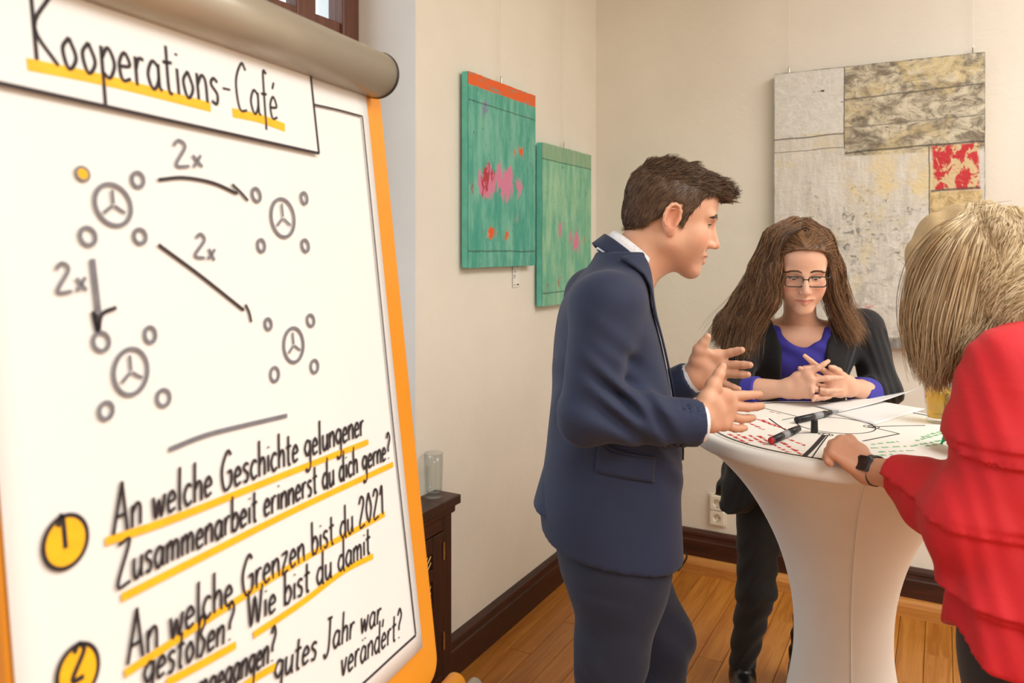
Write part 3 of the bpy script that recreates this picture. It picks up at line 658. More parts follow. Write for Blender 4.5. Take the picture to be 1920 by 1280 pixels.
# paper on the table with drawing and notes
PZ = TZ+.0012
SP = Sheet((TC[0], TC[1], PZ), RIGHT, FWD); ti = lambda p: np.array(p)-np.array([TC[0], TC[1], 0])
tp = tag(empty('table_paper', (TC[0], TC[1], 0)), 'round sheet of drawing paper on the table covered in red and green notes', 'paper')
M_TP = mat('cream_drawing_paper', srgb(244, 238, 228), .7, .015, 4, bump=.05, bscale=7, bdist=.004)
MB().lathe([(.357, TZ+.0003), (.357, PZ), (.0001, PZ)], 72).build('sheet', M_TP, tp)
B_ = Pen(SP, ti, .0007, M_INK, tp)
def zoom3(pts): return [(x/2.909+1260, y/2.909+600) for x, y in pts]
circ = [np.array([.342*math.cos(t), .342*math.sin(t)]) for t in np.linspace(0, 2*math.pi, 80)]; B_.stroke(circ, .0035); B_.stroke([q*1.015 for q in circ], .0015); B_.flush('border_ring')
for pts, wd in (([(370, 445), (520, 485), (680, 525)], .003), ([(530, 537), (575, 570), (620, 600)], .004), ([(690, 617), (760, 615), (825, 615)], .003), ([(1080, 583), (1240, 577), (1380, 575)], .004), ([(1110, 590), (1180, 605), (1240, 620)], .003), ([(1240, 620), (1140, 640), (1040, 660)], .004),
                ([(830, 628), (775, 690), (722, 742)], .011), ([(850, 630), (805, 690), (765, 748)], .003), ([(765, 748), (820, 762), (860, 768)], .004), ([(600, 545), (650, 535), (690, 530)], .0025)):
    B_.line_px(zoom3(pts), wd); B_.flush('drawn_line')
c0 = SP.uv(*zoom3([(890, 572)])[0])
B_.stroke([c0+.098*np.array([math.cos(t), math.sin(t)]) for t in np.linspace(0, 2*math.pi, 40)], .003); B_.flush('centre_circle')
for d_ in ((1075, 580), (1100, 583), (830, 622), (850, 625)): B_.ring(zoom3([d_])[0], 2.2, .0022); B_.flush('dot')
def scribble(pen, a, b, h, wd):
    A, B = SP.uv(*zoom3([a])[0]), SP.uv(*zoom3([b])[0]); L = np.linalg.norm(B-A); e_ = (B-A)/L; n_ = np.array([-e_[1], e_[0]]); x = 0
    while x < L:
        wl = min(random.uniform(.012, .03), L-x); q = []; k = max(4, int(wl/.0028))
        for i_ in range(k): q.append(A+e_*(x+wl*i_/k)+n_*((i_ % 2)*h*random.uniform(.5, 1.2)))
        pen.stroke(smooth_path(np.array(q), 3), wd); x += wl+.006
RED = Pen(SP, ti, .0007, mat('red_ink', srgb(206, 60, 56), .7, .1, 50), tp); GRN = Pen(SP, ti, .0007, mat('green_ink', srgb(150, 214, 160), .7, .1, 50), tp)
for a_, b_ in (((455, 540), (560, 580)), ((400, 555), (490, 598)), ((480, 545), (620, 600)), ((530, 500), (590, 512)), ((300, 622), (400, 672)), ((350, 625), (430, 662)), ((415, 628), (500, 680)), ((460, 632), (625, 722)), ((520, 625), (700, 735)), ((600, 640), (725, 688))):
    scribble(RED, a_, b_, .011, .0017); RED.flush('red_note_line')
for a_, b_ in (((1090, 680), (1240, 665)), ((1090, 700), (1290, 690)), ((1130, 722), (1330, 712)), ((1340, 660), (1500, 615)), ((1370, 640), (1480, 606)), ((1310, 690), (1500, 655)), ((1390, 690), (1500, 672)), ((1120, 742), (1220, 735))):
    scribble(GRN, a_, b_, .009, .0016); GRN.flush('green_note_line')
# loose white sheets on the far right of the table
def loose_sheet(name, pix, z, label, curl):
    P = [on_z(x, y, z) for x, y in pix]; c = sum(P)/4; n = 10; v = []; f = []
    for i in range(n+1):
        for j in range(n+1):
            s_, t_ = i/n, j/n; p = (1-s_)*(1-t_)*P[0]+s_*(1-t_)*P[1]+s_*t_*P[2]+(1-s_)*t_*P[3]-c; p[2] += curl*(s_*s_)*(t_**2); v.append(p)
    for i in range(n):
        for j in range(n): k = i*(n+1)+j; f.append((k, k+n+1, k+n+2, k+1))
    o = mesh_obj(name, v, f, M_PAPER, None, True); o.location = c; o.modifiers.new('t', 'SOLIDIFY').thickness = .0004
    return tag(o, label, 'paper', 'loose sheets on the table')
loose_sheet('paper_sheet', [(1562, 775), (1640, 796), (1735, 766), (1650, 752)], TZ+.0030, 'white sheet of paper lying flat in front of the beer glass', .0)
loose_sheet('paper_sheet', [(1528, 760), (1572, 772), (1728, 742), (1650, 738)], TZ+.0050, 'white sheet with a curled-up edge beside the folded hands', .03)
# pens
M_REDP = mat('red_plastic', srgb(200, 36, 40), .4, .05); M_LABEL = mat('pen_label_grey', srgb(150, 150, 155), .5, .1)
def marker(pa, pb, z, label, capcol, tipcap):
    A, B = on_z(*pa, z), on_z(*pb, z); L = np.linalg.norm(B-A); r = tag(empty('marker_pen', (*((A+B)/2)[:2], z), math.atan2(B[1]-A[1], B[0]-A[0])), label, 'pen')
    h = L/2; X = lambda a, ra, b, rb: MB().tube([(a, 0, 0), (b, 0, 0)], [ra, rb], 18)
    X(-h, .0085, h*.35, .0088).build('barrel', M_BLACK, r, True)
    if tipcap: X(h*.36, .0092, h, .0080).build('cap', M_BLACK, r, True)
    else:
        X(h*.36, .0070, h*.62, .0062).build('collar', M_BLACK, r, True); X(h*.62, .0040, h*.98, .0022).build('nib', M_LABEL, r, True)
    X(-h-.002, .0075, -h+.004, .0088).build('end_plug', capcol, r, True)
    X(-h*.25, .0089, h*.15, .0090).build('label_band', M_LABEL, r, True)
    return r
marker((1446, 826), (1497, 803), TZ+.0115, 'black marker with red end plug lying on the red notes', M_REDP, True)
marker((1494, 787), (1572, 770), TZ+.0115, 'uncapped black marker with grey nib lying by the folded hands', M_BLACK, False)
cp = on_z(1527, 811, PZ); MB_ = tag(empty('pen_cap', (cp[0], cp[1], PZ+.0008)), 'black pen cap standing upright on the table paper', 'pen cap')
MB().lathe([(.0086, 0), (.0092, .002), (.0085, .030), (.0078, .034), (.0001, .034)], 20).build('cap_body', M_BLACK, MB_, True)
MB().box((-.0015, .0085, .006), (.0015, .0105, .032)).build('clip', M_BLACK, MB_)
# beer glass
bp = on_z(1759, 793, TZ); bg = glass('beer_glass', [(.0001, 0), (.026, 0), (.029, .003), (.030, .02), (.0335, .07), (.0345, .145)], [(.0001, .012), (.026, .014), (.028, .03), (.0312, .07), (.0330, .145)], (bp[0], bp[1], PZ+.0005), 'tall glass of pale yellow drink on the table behind the green pen')
t = NT('apple_spritzer'); M_DRINK = t.done(t.mix(t.noise(t.coord('Object'), 9), srgb(246, 190, 40), srgb(250, 204, 70)), .02, Transmission_Weight=.85, IOR=1.33)
MB().lathe([(.0001, .0125), (.0258, .0145), (.0278, .03), (.0309, .07), (.0318, .100), (.0001, .100)], 40).build('drink', M_DRINK, bg, True)
for o in bpy.data.objects:
    if o.type == 'MESH' and o.name.startswith(('glass_body', 'drink', 'clamp', 'end_cap', 'stretch', 'tray', 'barrel')):
        bm = bmesh.new(); bm.from_mesh(o.data); bmesh.ops.recalc_face_normals(bm, faces=bm.faces); bm.to_mesh(o.data); bm.free()
# ------------------------------------------------------------------ implicit-surface modeller (numpy) for bodies, clothes, hair
def A3(p): return np.asarray(p, np.float32)
class Field:
    """signed distance grid; shapes are blended into it, then meshed with surface nets"""
    def __init__(s, lo, hi, h):
        s.h = h; s.lo = np.array(lo, np.float32); n = np.ceil((np.array(hi)-s.lo)/h).astype(int)+1; s.n = n
        s.ax = [s.lo[i]+h*np.arange(n[i], dtype=np.float32) for i in range(3)]; s.F = np.full(n, .2, np.float32)
    def sl(s, lo, hi):
        a = [max(0, int((lo[i]-s.lo[i])/s.h)) for i in range(3)]; b = [min(s.n[i], int((hi[i]-s.lo[i])/s.h)+2) for i in range(3)]
        if any(b[i] <= a[i] for i in range(3)): return None
        return tuple(slice(a[i], b[i]) for i in range(3))
    def pts(s, q): return s.ax[0][q[0]][:, None, None], s.ax[1][q[1]][None, :, None], s.ax[2][q[2]][None, None, :]
    def op(s, lo, hi, fn, k=.01, sub=False, m=.05):
        q = s.sl(np.array(lo)-m-k, np.array(hi)+m+k)
        if q is None: return s
        d = fn(*s.pts(q)); f = s.F[q]
        if sub:
            d = -d; h = np.maximum(k-np.abs(f-d), 0)/k; s.F[q] = np.maximum(f, d)+h*h*k*.25
        else:
            h = np.maximum(k-np.abs(f-d), 0)/k; s.F[q] = np.minimum(f, d)-h*h*k*.25
        return s
    def ell(s, c, r, k=.01, rot=None, sub=False):
        c = A3(c); r = A3(r); R = None if rot is None else np.array(rot, np.float32); e = max(r) if rot is not None else r
        def fn(x, y, z):
            x, y, z = x-c[0], y-c[1], z-c[2]
            if R is not None: x, y, z = (R[0, 0]*x+R[1, 0]*y+R[2, 0]*z, R[0, 1]*x+R[1, 1]*y+R[2, 1]*z, R[0, 2]*x+R[1, 2]*y+R[2, 2]*z)
            k0 = np.sqrt((x/r[0])**2+(y/r[1])**2+(z/r[2])**2); k1 = np.sqrt((x/r[0]**2)**2+(y/r[1]**2)**2+(z/r[2]**2)**2)
            return k0*(k0-1)/np.maximum(k1, 1e-6)
        return s.op(c-e, c+e, fn, k, sub, .03)
    def cone(s, a, b, ra, rb, k=.01, sub=False, flat=None, cut=None):
        """tapered capsule; flat=(direction, factor) squashes it; cut=True trims it flat at b"""
        a = A3(a); b = A3(b); ba = b-a; L2 = float(ba@ba)+1e-12; R = max(ra, rb); fd = None
        if flat: fd = A3(flat[0])/np.linalg.norm(flat[0]); ff = flat[1]
        def fn(x, y, z):
            x, y, z = x-a[0], y-a[1], z-a[2]; t = (x*ba[0]+y*ba[1]+z*ba[2])/L2; tc = np.clip(t, 0, 1); r = ra+(rb-ra)*tc
            dx, dy, dz = x-tc*ba[0], y-tc*ba[1], z-tc*ba[2]
            if flat:
                g = dx*fd[0]+dy*fd[1]+dz*fd[2]; q = (1/ff-1)*g; dx, dy, dz = dx+q*fd[0], dy+q*fd[1], dz+q*fd[2]
            d = np.sqrt(dx*dx+dy*dy+dz*dz)-r
            if cut: d = np.maximum(d, (t-1)*math.sqrt(L2))
            return d
        return s.op(np.minimum(a, b)-R, np.maximum(a, b)+R, fn, k, sub, .03)
    def chain(s, P, R, k=.01, **kw):
        for i in range(len(P)-1): s.cone(P[i], P[i+1], R[i], R[i+1], k, **kw)
        return s
    def column(s, st, k=.02, zlo=None, zhi=None, e=2.3, extra=None, sub=False):
        """upright body column. stations: (z, xc, yc, rx, ry) interpolated smoothly"""
        st = np.array(sorted(st), np.float32); z0 = st[0, 0] if zlo is None else zlo; z1 = st[-1, 0] if zhi is None else zhi
        zz = s.ax[2]; P = smooth_path(st, 8); I = [np.interp(zz, P[:, 0], P[:, i]).astype(np.float32) for i in range(1, 5)]
        mx = np.max(np.abs(st[:, 1])+st[:, 3]); my = np.max(np.abs(st[:, 2])+st[:, 4])
        def fn(x, y, z):
            a = int(round((float(z.flat[0])-float(s.lo[2]))/s.h)); w = slice(a, a+z.size)
            xc, yc, rx, ry = [q[w][None, None, :] for q in I]
            if extra is not None: g = extra(x, y, z); rx = rx+g; ry = ry+g
            u = np.abs((x-xc)/rx); v = np.abs((y-yc)/ry); r = (u**e+v**e)**(1/e)
            d = (r-1)*np.minimum(rx, ry)*1.0
            return np.maximum(d, np.maximum(z0-z, z-z1))
        return s.op((-mx, -my, z0), (mx, my, z1), fn, k, sub, .06)
    def disp(s, lo, hi, fn):
        q = s.sl(np.array(lo), np.array(hi))
        if q is not None: s.F[q] += fn(*s.pts(q))
        return s
    def cutfn(s, fn):
        """keep only where fn<0"""
        s.F = np.maximum(s.F, fn(*s.pts((slice(None),)*3)).astype(np.float32)); return s
    def sample(s, P):
        g = (np.asarray(P)-s.lo)/s.h; g = np.clip(g, 0, np.array(s.n)-1.001); i = g.astype(int); f = g-i; o = 0
        for c in range(8):
            b = [(c >> k) & 1 for k in range(3)]; w = np.prod([f[:, k] if b[k] else 1-f[:, k] for k in range(3)], axis=0)
            o = o+w*s.F[i[:, 0]+b[0], i[:, 1]+b[1], i[:, 2]+b[2]]
        return o
    def project(s, P, off=0.0, it=8):
        P = np.array(P, float); e = s.h
        for _ in range(it):
            d = s.sample(P)-off; G = np.stack([s.sample(P+np.eye(3)[k]*e)-s.sample(P-np.eye(3)[k]*e) for k in range(3)], 1)/(2*e)
            P = P-(d/np.maximum((G*G).sum(1), .05))[:, None]*G*.8
        return P
    def mesh(s):
        F = s.F; F[0] = F[-1] = .1; F[:, 0] = F[:, -1] = .1; F[:, :, 0] = F[:, :, -1] = .1
        ins = F < 0; n = F.shape
        c = np.zeros((n[0]-1, n[1]-1, n[2]-1), np.uint8)
        for i in (0, 1):
            for j in (0, 1):
                for k in (0, 1): c += ins[i:n[0]-1+i, j:n[1]-1+j, k:n[2]-1+k]
        act = (c > 0) & (c < 8); idx = np.argwhere(act); vid = np.full(c.shape, -1, np.int32); vid[act] = np.arange(len(idx))
        cv = np.stack([F[idx[:, 0]+(q & 1), idx[:, 1]+((q >> 1) & 1), idx[:, 2]+((q >> 2) & 1)] for q in range(8)], 1)
        acc = np.zeros((len(idx), 3)); cnt = np.zeros(len(idx)); cor = np.array([[(q & 1), (q >> 1) & 1, (q >> 2) & 1] for q in range(8)], float)
        for a in range(8):
            for ax in (1, 2, 4):
                b = a | ax
                if a & ax: continue
                fa, fb = cv[:, a], cv[:, b]; m = (fa < 0) != (fb < 0); t = np.where(m, fa/np.where(m, fa-fb, 1), 0)
                acc += m[:, None]*(cor[a]+t[:, None]*(cor[b]-cor[a])); cnt += m
        V = (idx+acc/cnt[:, None])*s.h+s.lo; faces = []
        for ax in range(3):
            o1, o2 = [q for q in range(3) if q != ax]
            a = [slice(1, n[q]-1) for q in range(3)]; b = list(a); a[ax] = slice(0, n[ax]-1); b[ax] = slice(1, n[ax])
            A, B = ins[tuple(a)], ins[tuple(b)]; e = np.argwhere(A != B)
            if not len(e): continue
            flip = A[tuple(e.T)]; g = e.copy(); g[:, o1] += 1; g[:, o2] += 1
            def cell(d1, d2): h = g.copy(); h[:, o1] -= d1; h[:, o2] -= d2; return vid[tuple(h.T)]
            Q = np.stack([cell(1, 1), cell(0, 1), cell(0, 0), cell(1, 0)], 1)
            if ax == 1: flip = ~flip
            Q[~flip] = Q[~flip][:, ::-1]; faces.append(Q)
        return V, np.concatenate(faces)
def relax(V, Fq, it=2, lam=.5):
    for _ in range(it):
        S_ = np.zeros_like(V); C_ = np.zeros(len(V))
        for a in range(4):
            for b in ((a+1) % 4, (a+3) % 4): 
                for ax in range(3): S_[:, ax] += np.bincount(Fq[:, a], V[Fq[:, b], ax], len(V))
                C_ += np.bincount(Fq[:, a], minlength=len(V))
        V = V+lam*(S_/np.maximum(C_, 1)[:, None]-V)
    return V
def np_mesh(name, V, Fq, material, parent, smooth=True):
    me = bpy.data.meshes.new(name); V = np.asarray(V, np.float32); Fq = np.asarray(Fq, np.int32); k = Fq.shape[1]
    me.vertices.add(len(V)); me.vertices.foreach_set('co', V.ravel()); me.loops.add(Fq.size); me.loops.foreach_set('vertex_index', Fq.ravel())
    me.polygons.add(len(Fq)); me.polygons.foreach_set('loop_start', np.arange(0, Fq.size, k, dtype=np.int32)); me.update(calc_edges=True); me.validate()
    return link(name, me, material, parent, smooth)
def field_obj(name, fld, material, parent, it=2, T=None):
    V, Q = fld.mesh(); V = relax(V, Q, it)
    if T is not None: V = V @ np.array(T[0]).T+T[1]
    return np_mesh(name, V, Q, material, parent)
def tubes(paths, r0, r1, n=3):
    """many thin strands -> one mesh. paths: (N,K,3)"""
    P = np.asarray(paths, float); N, K, _ = P.shape; T = np.gradient(P, axis=1); T /= np.linalg.norm(T, axis=2, keepdims=True)+1e-9
    up = np.array([.3, .2, .93]); A = np.cross(T, up); A /= np.linalg.norm(A, axis=2, keepdims=True)+1e-9; B = np.cross(A, T)
    rr = (r0+(r1-r0)*np.linspace(0, 1, K)**2)[None, :, None] if np.isscalar(r0) else (r0[:, None]*(1-.75*np.linspace(0, 1, K)**2)[None])[:, :, None]
    V = np.stack([P+rr*(A*math.cos(2*math.pi*q/n)+B*math.sin(2*math.pi*q/n)) for q in range(n)], 2).reshape(-1, 3)
    b = (np.arange(N)[:, None]*K+np.arange(K-1)[None])[:, :, None]*n; q = np.arange(n); q2 = (q+1) % n
    Fq = np.stack([b+q, b+q2, b+n+q2, b+n+q], -1).reshape(-1, 4); return V, Fq
def snoise(x, y, z, s, seed=0):
    a = seed*1.7; return (np.sin(x*s+1.3*np.sin(y*s*.7+a)+a)*np.cos(y*s*.9+1.1*np.sin(z*s*.8+a))+np.sin(z*s*1.1+1.2*np.sin(x*s*.6+2*a)))*.5
class Person:
    """places a figure: base point in camera metres, facing angle; L() turns a photo pixel at a depth into the figure's own frame (x forward, y left, z up)"""
    def __init__(s, label, X0, Y0, phi):
        s.X0, s.Y0, s.phi = X0, Y0, math.radians(phi); b = cw(X0, Y0, 0); s.root = tag(empty('person', b, TH+s.phi), label, 'person')
        s.c, s.s = math.cos(s.phi), math.sin(s.phi)
    def L(s, x, y, d):
        X = (x-960)/FPX*d-s.X0; Y = d-s.Y0; return np.array([X*s.c+Y*s.s, -X*s.s+Y*s.c, CH-(y-HY)/FPX*d])
    def W(s, wp):
        """world point -> figure frame"""
        q = np.array(wp)-CAM; X = q@RIGHT-s.X0; Y = q@FWD-s.Y0; return np.array([X*s.c+Y*s.s, -X*s.s+Y*s.c, wp[2]])
def rot(yaw=0, pitch=0, roll=0):
    """head rotation: yaw to the left, pitch down, roll to the right shoulder (degrees)"""
    return np.array((Matrix.Rotation(math.radians(yaw), 3, 'Z') @ Matrix.Rotation(math.radians(pitch), 3, 'Y') @ Matrix.Rotation(math.radians(roll), 3, 'X')))
def head_shapes(F, g=1.0, fem=0.0, mouth_open=0.0, eye_open=1.0):
    """human head in its own frame: origin between the ear canals, x forward, y left, z up"""
    E = F.ell
    E((-.008, 0, .048), (.097, .0765, .086), .02); E((.038, 0, .062), (.056, .063, .056), .03)
    E((.046, 0, -.008), (.050, .057, .078), .03)
    for s in (-1, 1):
        F.cone((.008, s*.050, -.048), (.078, s*.016, -.086), .018-.002*fem, .0165, .03)
        F.cone((.008, s*.052, -.045), (.0, s*.060, .02), .016, .014, .03)
        E((.064, s*.043, -.012), (.020, .020, .022), .022)
        F.cone((.091, s*.010, .036), (.076, s*.049, .038), .0095-.002*fem, .0095, .014)
    E((.090, 0, -.087), (.0165-.002*fem, .019, .0165), .018)
    E((.080, 0, -.050), (.026, .030, .032), .015)
    # nose
    F.cone((.082, 0, .022), (.097, 0, -.016), .013, .0165, .012); F.cone((.0965, 0, .027), (.1195, 0, -.012), .0075, .0092, .012); E((.121, 0, -.0165), (.0098, .0095, .0085), .006)
    for s in (-1, 1): E((.109, s*.0115, -.0205), (.0105, .0068, .0072), .006)
    for s in (-1, 1): E((.112, s*.006, -.0285), (.005, .003, .003), .003, sub=True)
    # lips
    o = mouth_open
    for s in (-1, 1):
        F.cone((.1075, s*.002, -.0445+o*.2), (.0945, s*.0255, -.0482), .0052, .003, .005); F.cone((.1055, 0, -.0575-o), (.0945, s*.022, -.0505-o*.5), .0062, .003, .005)
        F.cone((.113, 0, -.0505-o*.4), (.0965, s*.0255, -.0487-o*.2), .0016+o*.45, .001, .002, sub=True)
    E((.110, 0, -.037), (.003, .003, .006), .004, sub=True)
    # eyes: socket, lids, slit
    for s in (-1, 1):
        E((.098, s*.033, .018), (.017, .018, .012), .014, sub=True)
        E((.0755, s*.032, .018), (.0140, .0155, .0138), .004)
        E((.0885, s*.0325, .0168), (.012, .0130, .0044*eye_open), .002, sub=True)
        E((.081, s*.0405, .0162), (.011, .008, .0036*eye_open), .002, sub=True)
        E((.0755, s*.032, .018), (.0121, .0121, .0121), .001, sub=True)
        E((.052, s*.038, -.036), (.030, .021, .030), .03)
    # ears
    for s in (-1, 1):
        R = rot(s*22, -8, 0)
        E((-.010, s*.079, .004), (.019, .0065, .033), .006, rot=R); E((.000, s*.078, -.024), (.009, .006, .012), .006)
        E((-.006, s*.0875, .004), (.0125, .0085, .021), .004, rot=R, sub=True)
        hp = [np.array([-.009+.0175*math.cos(a_), s*(.0845+.004*(1-math.cos(a_))), .007+.027*math.sin(a_)]) for a_ in np.radians([-35, 0, 35, 65, 95, 125, 155, 185, 215, 240])]
        F.chain(hp, [.0028, .0034]+[.0038]*6+[.0034, .003], .003); F.chain([np.array([-.013+.009*math.cos(a_), s*.0855, .008+.016*math.sin(a_)]) for a_ in np.radians([70, 120, 170, 220])], [.0022, .0028, .0028, .0024], .003); F.cone((.005, s*.0815, .002), (.004, s*.081, -.008), .0045, .004, .004)
def face_colour(P, base, fem, stubble):
    """skin albedo in head coordinates: lips, cheeks, nose tip, ears, beard shadow, brows"""
    x, y, z = P.T; c = np.tile(np.array(base[:3]), (len(P), 1))
    def blend(w, col): 
        w = np.clip(w, 0, 1)[:, None]; c[:] = c*(1-w)+np.array(col[:3])*w
    g = lambda cx, cy, cz, rx, ry, rz: np.exp(-(((x-cx)/rx)**2+((np.abs(y)-cy)/ry)**2+((z-cz)/rz)**2))
    blend(.45*g(.075, .045, -.018, .03, .022, .022), srgb(222, 128, 104)); blend(.45*g(.122, 0, -.016, .015, .014, .012), srgb(220, 130, 108)); blend(.4*g(-.01, .082, 0, .03, .012, .035), srgb(222, 120, 96))
    lw = np.clip(1.6-np.abs(z+.0512)/.0062*(1+np.abs(y)/.03), 0, 1)*(np.abs(y) < .0275)*(x > .084)*(x < .13)
    blend(lw*(.75 if fem else .6), srgb(190, 96, 88) if fem else srgb(196, 110, 92))
    if stubble: blend(.22*np.clip(1-((x-.07)/.06)**2, 0, 1)*np.clip((-.022-z)/.02, 0, 1)*np.clip((z+.125)/.02, 0, 1), srgb(120, 90, 76))
    return c
def skin_material(name, tint=(1, 1, 1)):
    t = NT(name); a = t.new('ShaderNodeVertexColor', layer_name='Col'); c = t.coord('Object'); n = t.noise(c, 60, 4); n2 = t.noise(c, 12, 3)
    col = t.mix(t.math('MULTIPLY', t.ramp(n2, .35, .7), .16), a.outputs[0], srgb(206, 130, 100)); t.bump(n, .08, .002)
    return t.done(col, .46, Subsurface_Weight=.12, Subsurface_Radius=(.012, .005, .003), Subsurface_Scale=.6, Specular_IOR_Level=.4)
M_SKIN = skin_material('skin')
def set_colour(o, C):
    at = o.data.color_attributes.new('Col', 'FLOAT_COLOR', 'POINT'); at.data.foreach_set('color', np.concatenate([C, np.ones((len(C), 1))], 1).astype(np.float32).ravel())
M_EYE = None
def eye_material():
    t = NT('eyeball'); x, y, z = t.sep(t.coord('Object')); r = t.math('SQRT', t.math('ADD', t.math('MULTIPLY', y, y), t.math('MULTIPLY', z, z)))
    col = t.mix(t.ramp(r, .0052, .0060), srgb(92, 72, 54), srgb(232, 224, 216)); col = t.mix(t.ramp(r, .0021, .0026), (.01, .01, .01), col)
    front = t.ramp(x, -.001, .001); col = t.mix(front, srgb(230, 222, 214), col)
    return t.done(col, .12)
def add_eyes(P, parent, O, R, look=(0, 0)):
    global M_EYE
    if M_EYE is None: M_EYE = eye_material()
    prof = [(.0119*math.sin(a), -.0119*math.cos(a)) for a in np.linspace(.001, math.pi-.001, 20)]
    for s in (-1, 1):
        o = MB().lathe(prof, 24).build('eyeball', M_EYE, parent, True)
        c = O+R @ np.array([.0755, s*.032, .018]); D = R @ rot(look[0], look[1], 0); o.matrix_local = Matrix.Translation(c) @ Matrix([list(D[i]) for i in range(3)]).to_4x4()
HAND_R = [(.0112, .0102, .0092, .0078), (.0114, .0104, .0094, .0080), (.0108, .0098, .0090, .0076), (.0095, .0086, .0080, .0068)]
def hand(F, wrist, fingers, thumb, g=1.0, fore=None, wr=.021, palm=.0125):
    """wrist: two points across the wrist; fingers: 4 chains knuckle..tip; thumb chain; fore: elbow-side point the arm comes from"""
    w0, w1 = wrist; wm = (w0+w1)/2
    for i, f in enumerate(fingers):
        a = w0+(w1-w0)*(i/3); R = [q*g for q in HAND_R[i]][:len(f)]; F.cone(a, f[0], wr*.72*g, palm*g, .016)
        if i: F.cone(fingers[i-1][0], f[0], palm*.86*g, palm*.86*g, .010); F.cone((a+f[0])/2, (w0+(w1-w0)*((i-1)/3)+fingers[i-1][0])/2, palm*1.02*g, palm*1.02*g, .014)
        for j in range(len(f)-1): F.cone(f[j], f[j+1], R[j], R[j+1], .003 if j else .0045)
    T = [.0165, .0135, .0112, .0085][:len(thumb)]; F.cone(wm, thumb[0], wr*.7*g, T[0]*g, .014)
    for j in range(len(thumb)-1): F.cone(thumb[j], thumb[j+1], T[j]*g, T[j+1]*g, .006)
    F.cone(thumb[1], fingers[0][0], .009*g, .010*g, .016); F.cone(thumb[0], (fingers[1][0]+wm)/2, T[0]*g, .012*g, .016)
    if fore is not None: F.cone(wm, fore[0], wr*1.12*g, fore[1], .02)
def bounds(pts, m): P = np.array(pts); return P.min(0)-m, P.max(0)+m
def union(objs):
    """merge overlapping closed meshes into one continuous skin"""
    base = objs[0]; bpy.context.view_layer.update()
    for o in objs[1:]:
        m = base.modifiers.new('u', 'BOOLEAN'); m.operation = 'UNION'; m.object = o
        try: m.solver = 'MANIFOLD'
        except Exception: m.solver = 'FAST'
    dg = bpy.context.evaluated_depsgraph_get(); me = bpy.data.meshes.new_from_object(base.evaluated_get(dg)); base.modifiers.clear(); old = base.data; base.data = me; bpy.data.meshes.remove(old)
    for o in objs[1:]: bpy.data.objects.remove(o)
    me.polygons.foreach_set('use_smooth', [True]*len(me.polygons)); return base
def cloth_mat(name, col, rough=.75, weave=900, var=.08, bump=.12, sheen=.15, wr=0.0, **kw):
    t = NT(name); c = t.coord('Object'); n = t.noise(c, 6, 4); a = tuple(q*(1-var) for q in col[:3]); b = tuple(min(1, q*(1+var)) for q in col[:3])
    h = t.noise(c, weave, 2)
    if wr: h = t.math('ADD', t.math('MULTIPLY', h, .12), t.math('MULTIPLY', t.noise(t.coord('Object', (1, 1, 2.2)), 16, 3, .5, 1.0), wr))
    t.bump(h, bump, .004); return t.done(t.mix(t.ramp(n, .3, .7), a, b), rough, Sheen_Weight=sheen, **kw)
def hair_mat(name, cols, rough=.42):
    t = NT(name); oi = t.new('ShaderNodeVertexColor', layer_name='Col'); c = t.coord('Object', (1, 1, .12)); n = t.noise(c, 260, 2)
    a = t.new('ShaderNodeValToRGB'); t.put(a.inputs[0], t.math('ADD', t.math('MULTIPLY', oi.outputs[0], .85), t.math('MULTIPLY', n, .15))); el = a.color_ramp.elements
    for i, q in enumerate(cols):
        e_ = el[i] if i < 2 else el.new(.5); e_.position = .18+.64*i/(len(cols)-1); e_.color = q
    return t.done(a.outputs[0], rough, Anisotropic=.4, Specular_IOR_Level=.45)
def rand_colour(o, per, lo=0.0, hi=1.0):
    n = len(o.data.vertices)//per+1; r = rng.uniform(lo, hi, n).repeat(per)[:len(o.data.vertices)]; set_colour(o, np.stack([r, r, r], 1))
# ------------------------------------------------------------------ shared bits for the figures
def patch(fld, corners, off, n=14, m=8, th=.003, name='patch', material=None, parent=None):
    """four-cornered cloth piece laid onto a garment surface"""
    c = [np.array(q, float) for q in corners]; P = np.array([(1-s)*(1-t)*c[0]+s*(1-t)*c[1]+s*t*c[2]+(1-s)*t*c[3] for s in np.linspace(0, 1, n) for t in np.linspace(0, 1, m)])
    return strip_obj(fld.project(P, off), n, m, th, name, material, parent)
def strip_obj(P, n, m, th, name, material, parent):
    f = [(i*m+j, (i+1)*m+j, (i+1)*m+j+1, i*m+j+1) for i in range(n-1) for j in range(m-1)]
    o = mesh_obj(name, P, f, material, parent, True); md = o.modifiers.new('t', 'SOLIDIFY'); md.thickness = th; md.offset = 0
    return o
def two_edge(fld, A, B, off, m=6, k=5, **kw):
    """strip between two edge curves, laid onto a garment"""
    a, b = smooth_path(A, k), smooth_path(B, k); n = len(a); P = np.array([a[i]*(1-t)+b[i]*t for i in range(n) for t in np.linspace(0, 1, m)])
    if fld is not None: P = fld.project(P, off)
    return strip_obj(P, n, m, kw.pop('th', .003), **kw)
def limb(F, pts, rad, k=.03):
    F.chain([A3(p) for p in pts], rad, k)
def finish_body(parts, O, R, base, fem, stubble):
    b = union(parts); n = len(b.data.vertices); V = np.empty(n*3, np.float32); b.data.vertices.foreach_get('co', V); V = V.reshape(-1, 3)
    H = (V-O) @ R; C = face_colour(H, srgb(*base), fem, stubble); far = (np.linalg.norm(H, axis=1) > .2); C[far] = np.array(srgb(*base)[:3])
    if 'Col' in b.data.color_attributes: b.data.color_attributes.remove(b.data.color_attributes['Col'])
    set_colour(b, C); b.name = 'body'; b.data.name = 'body'; b.data.materials.clear(); b.data.materials.append(M_SKIN); return b
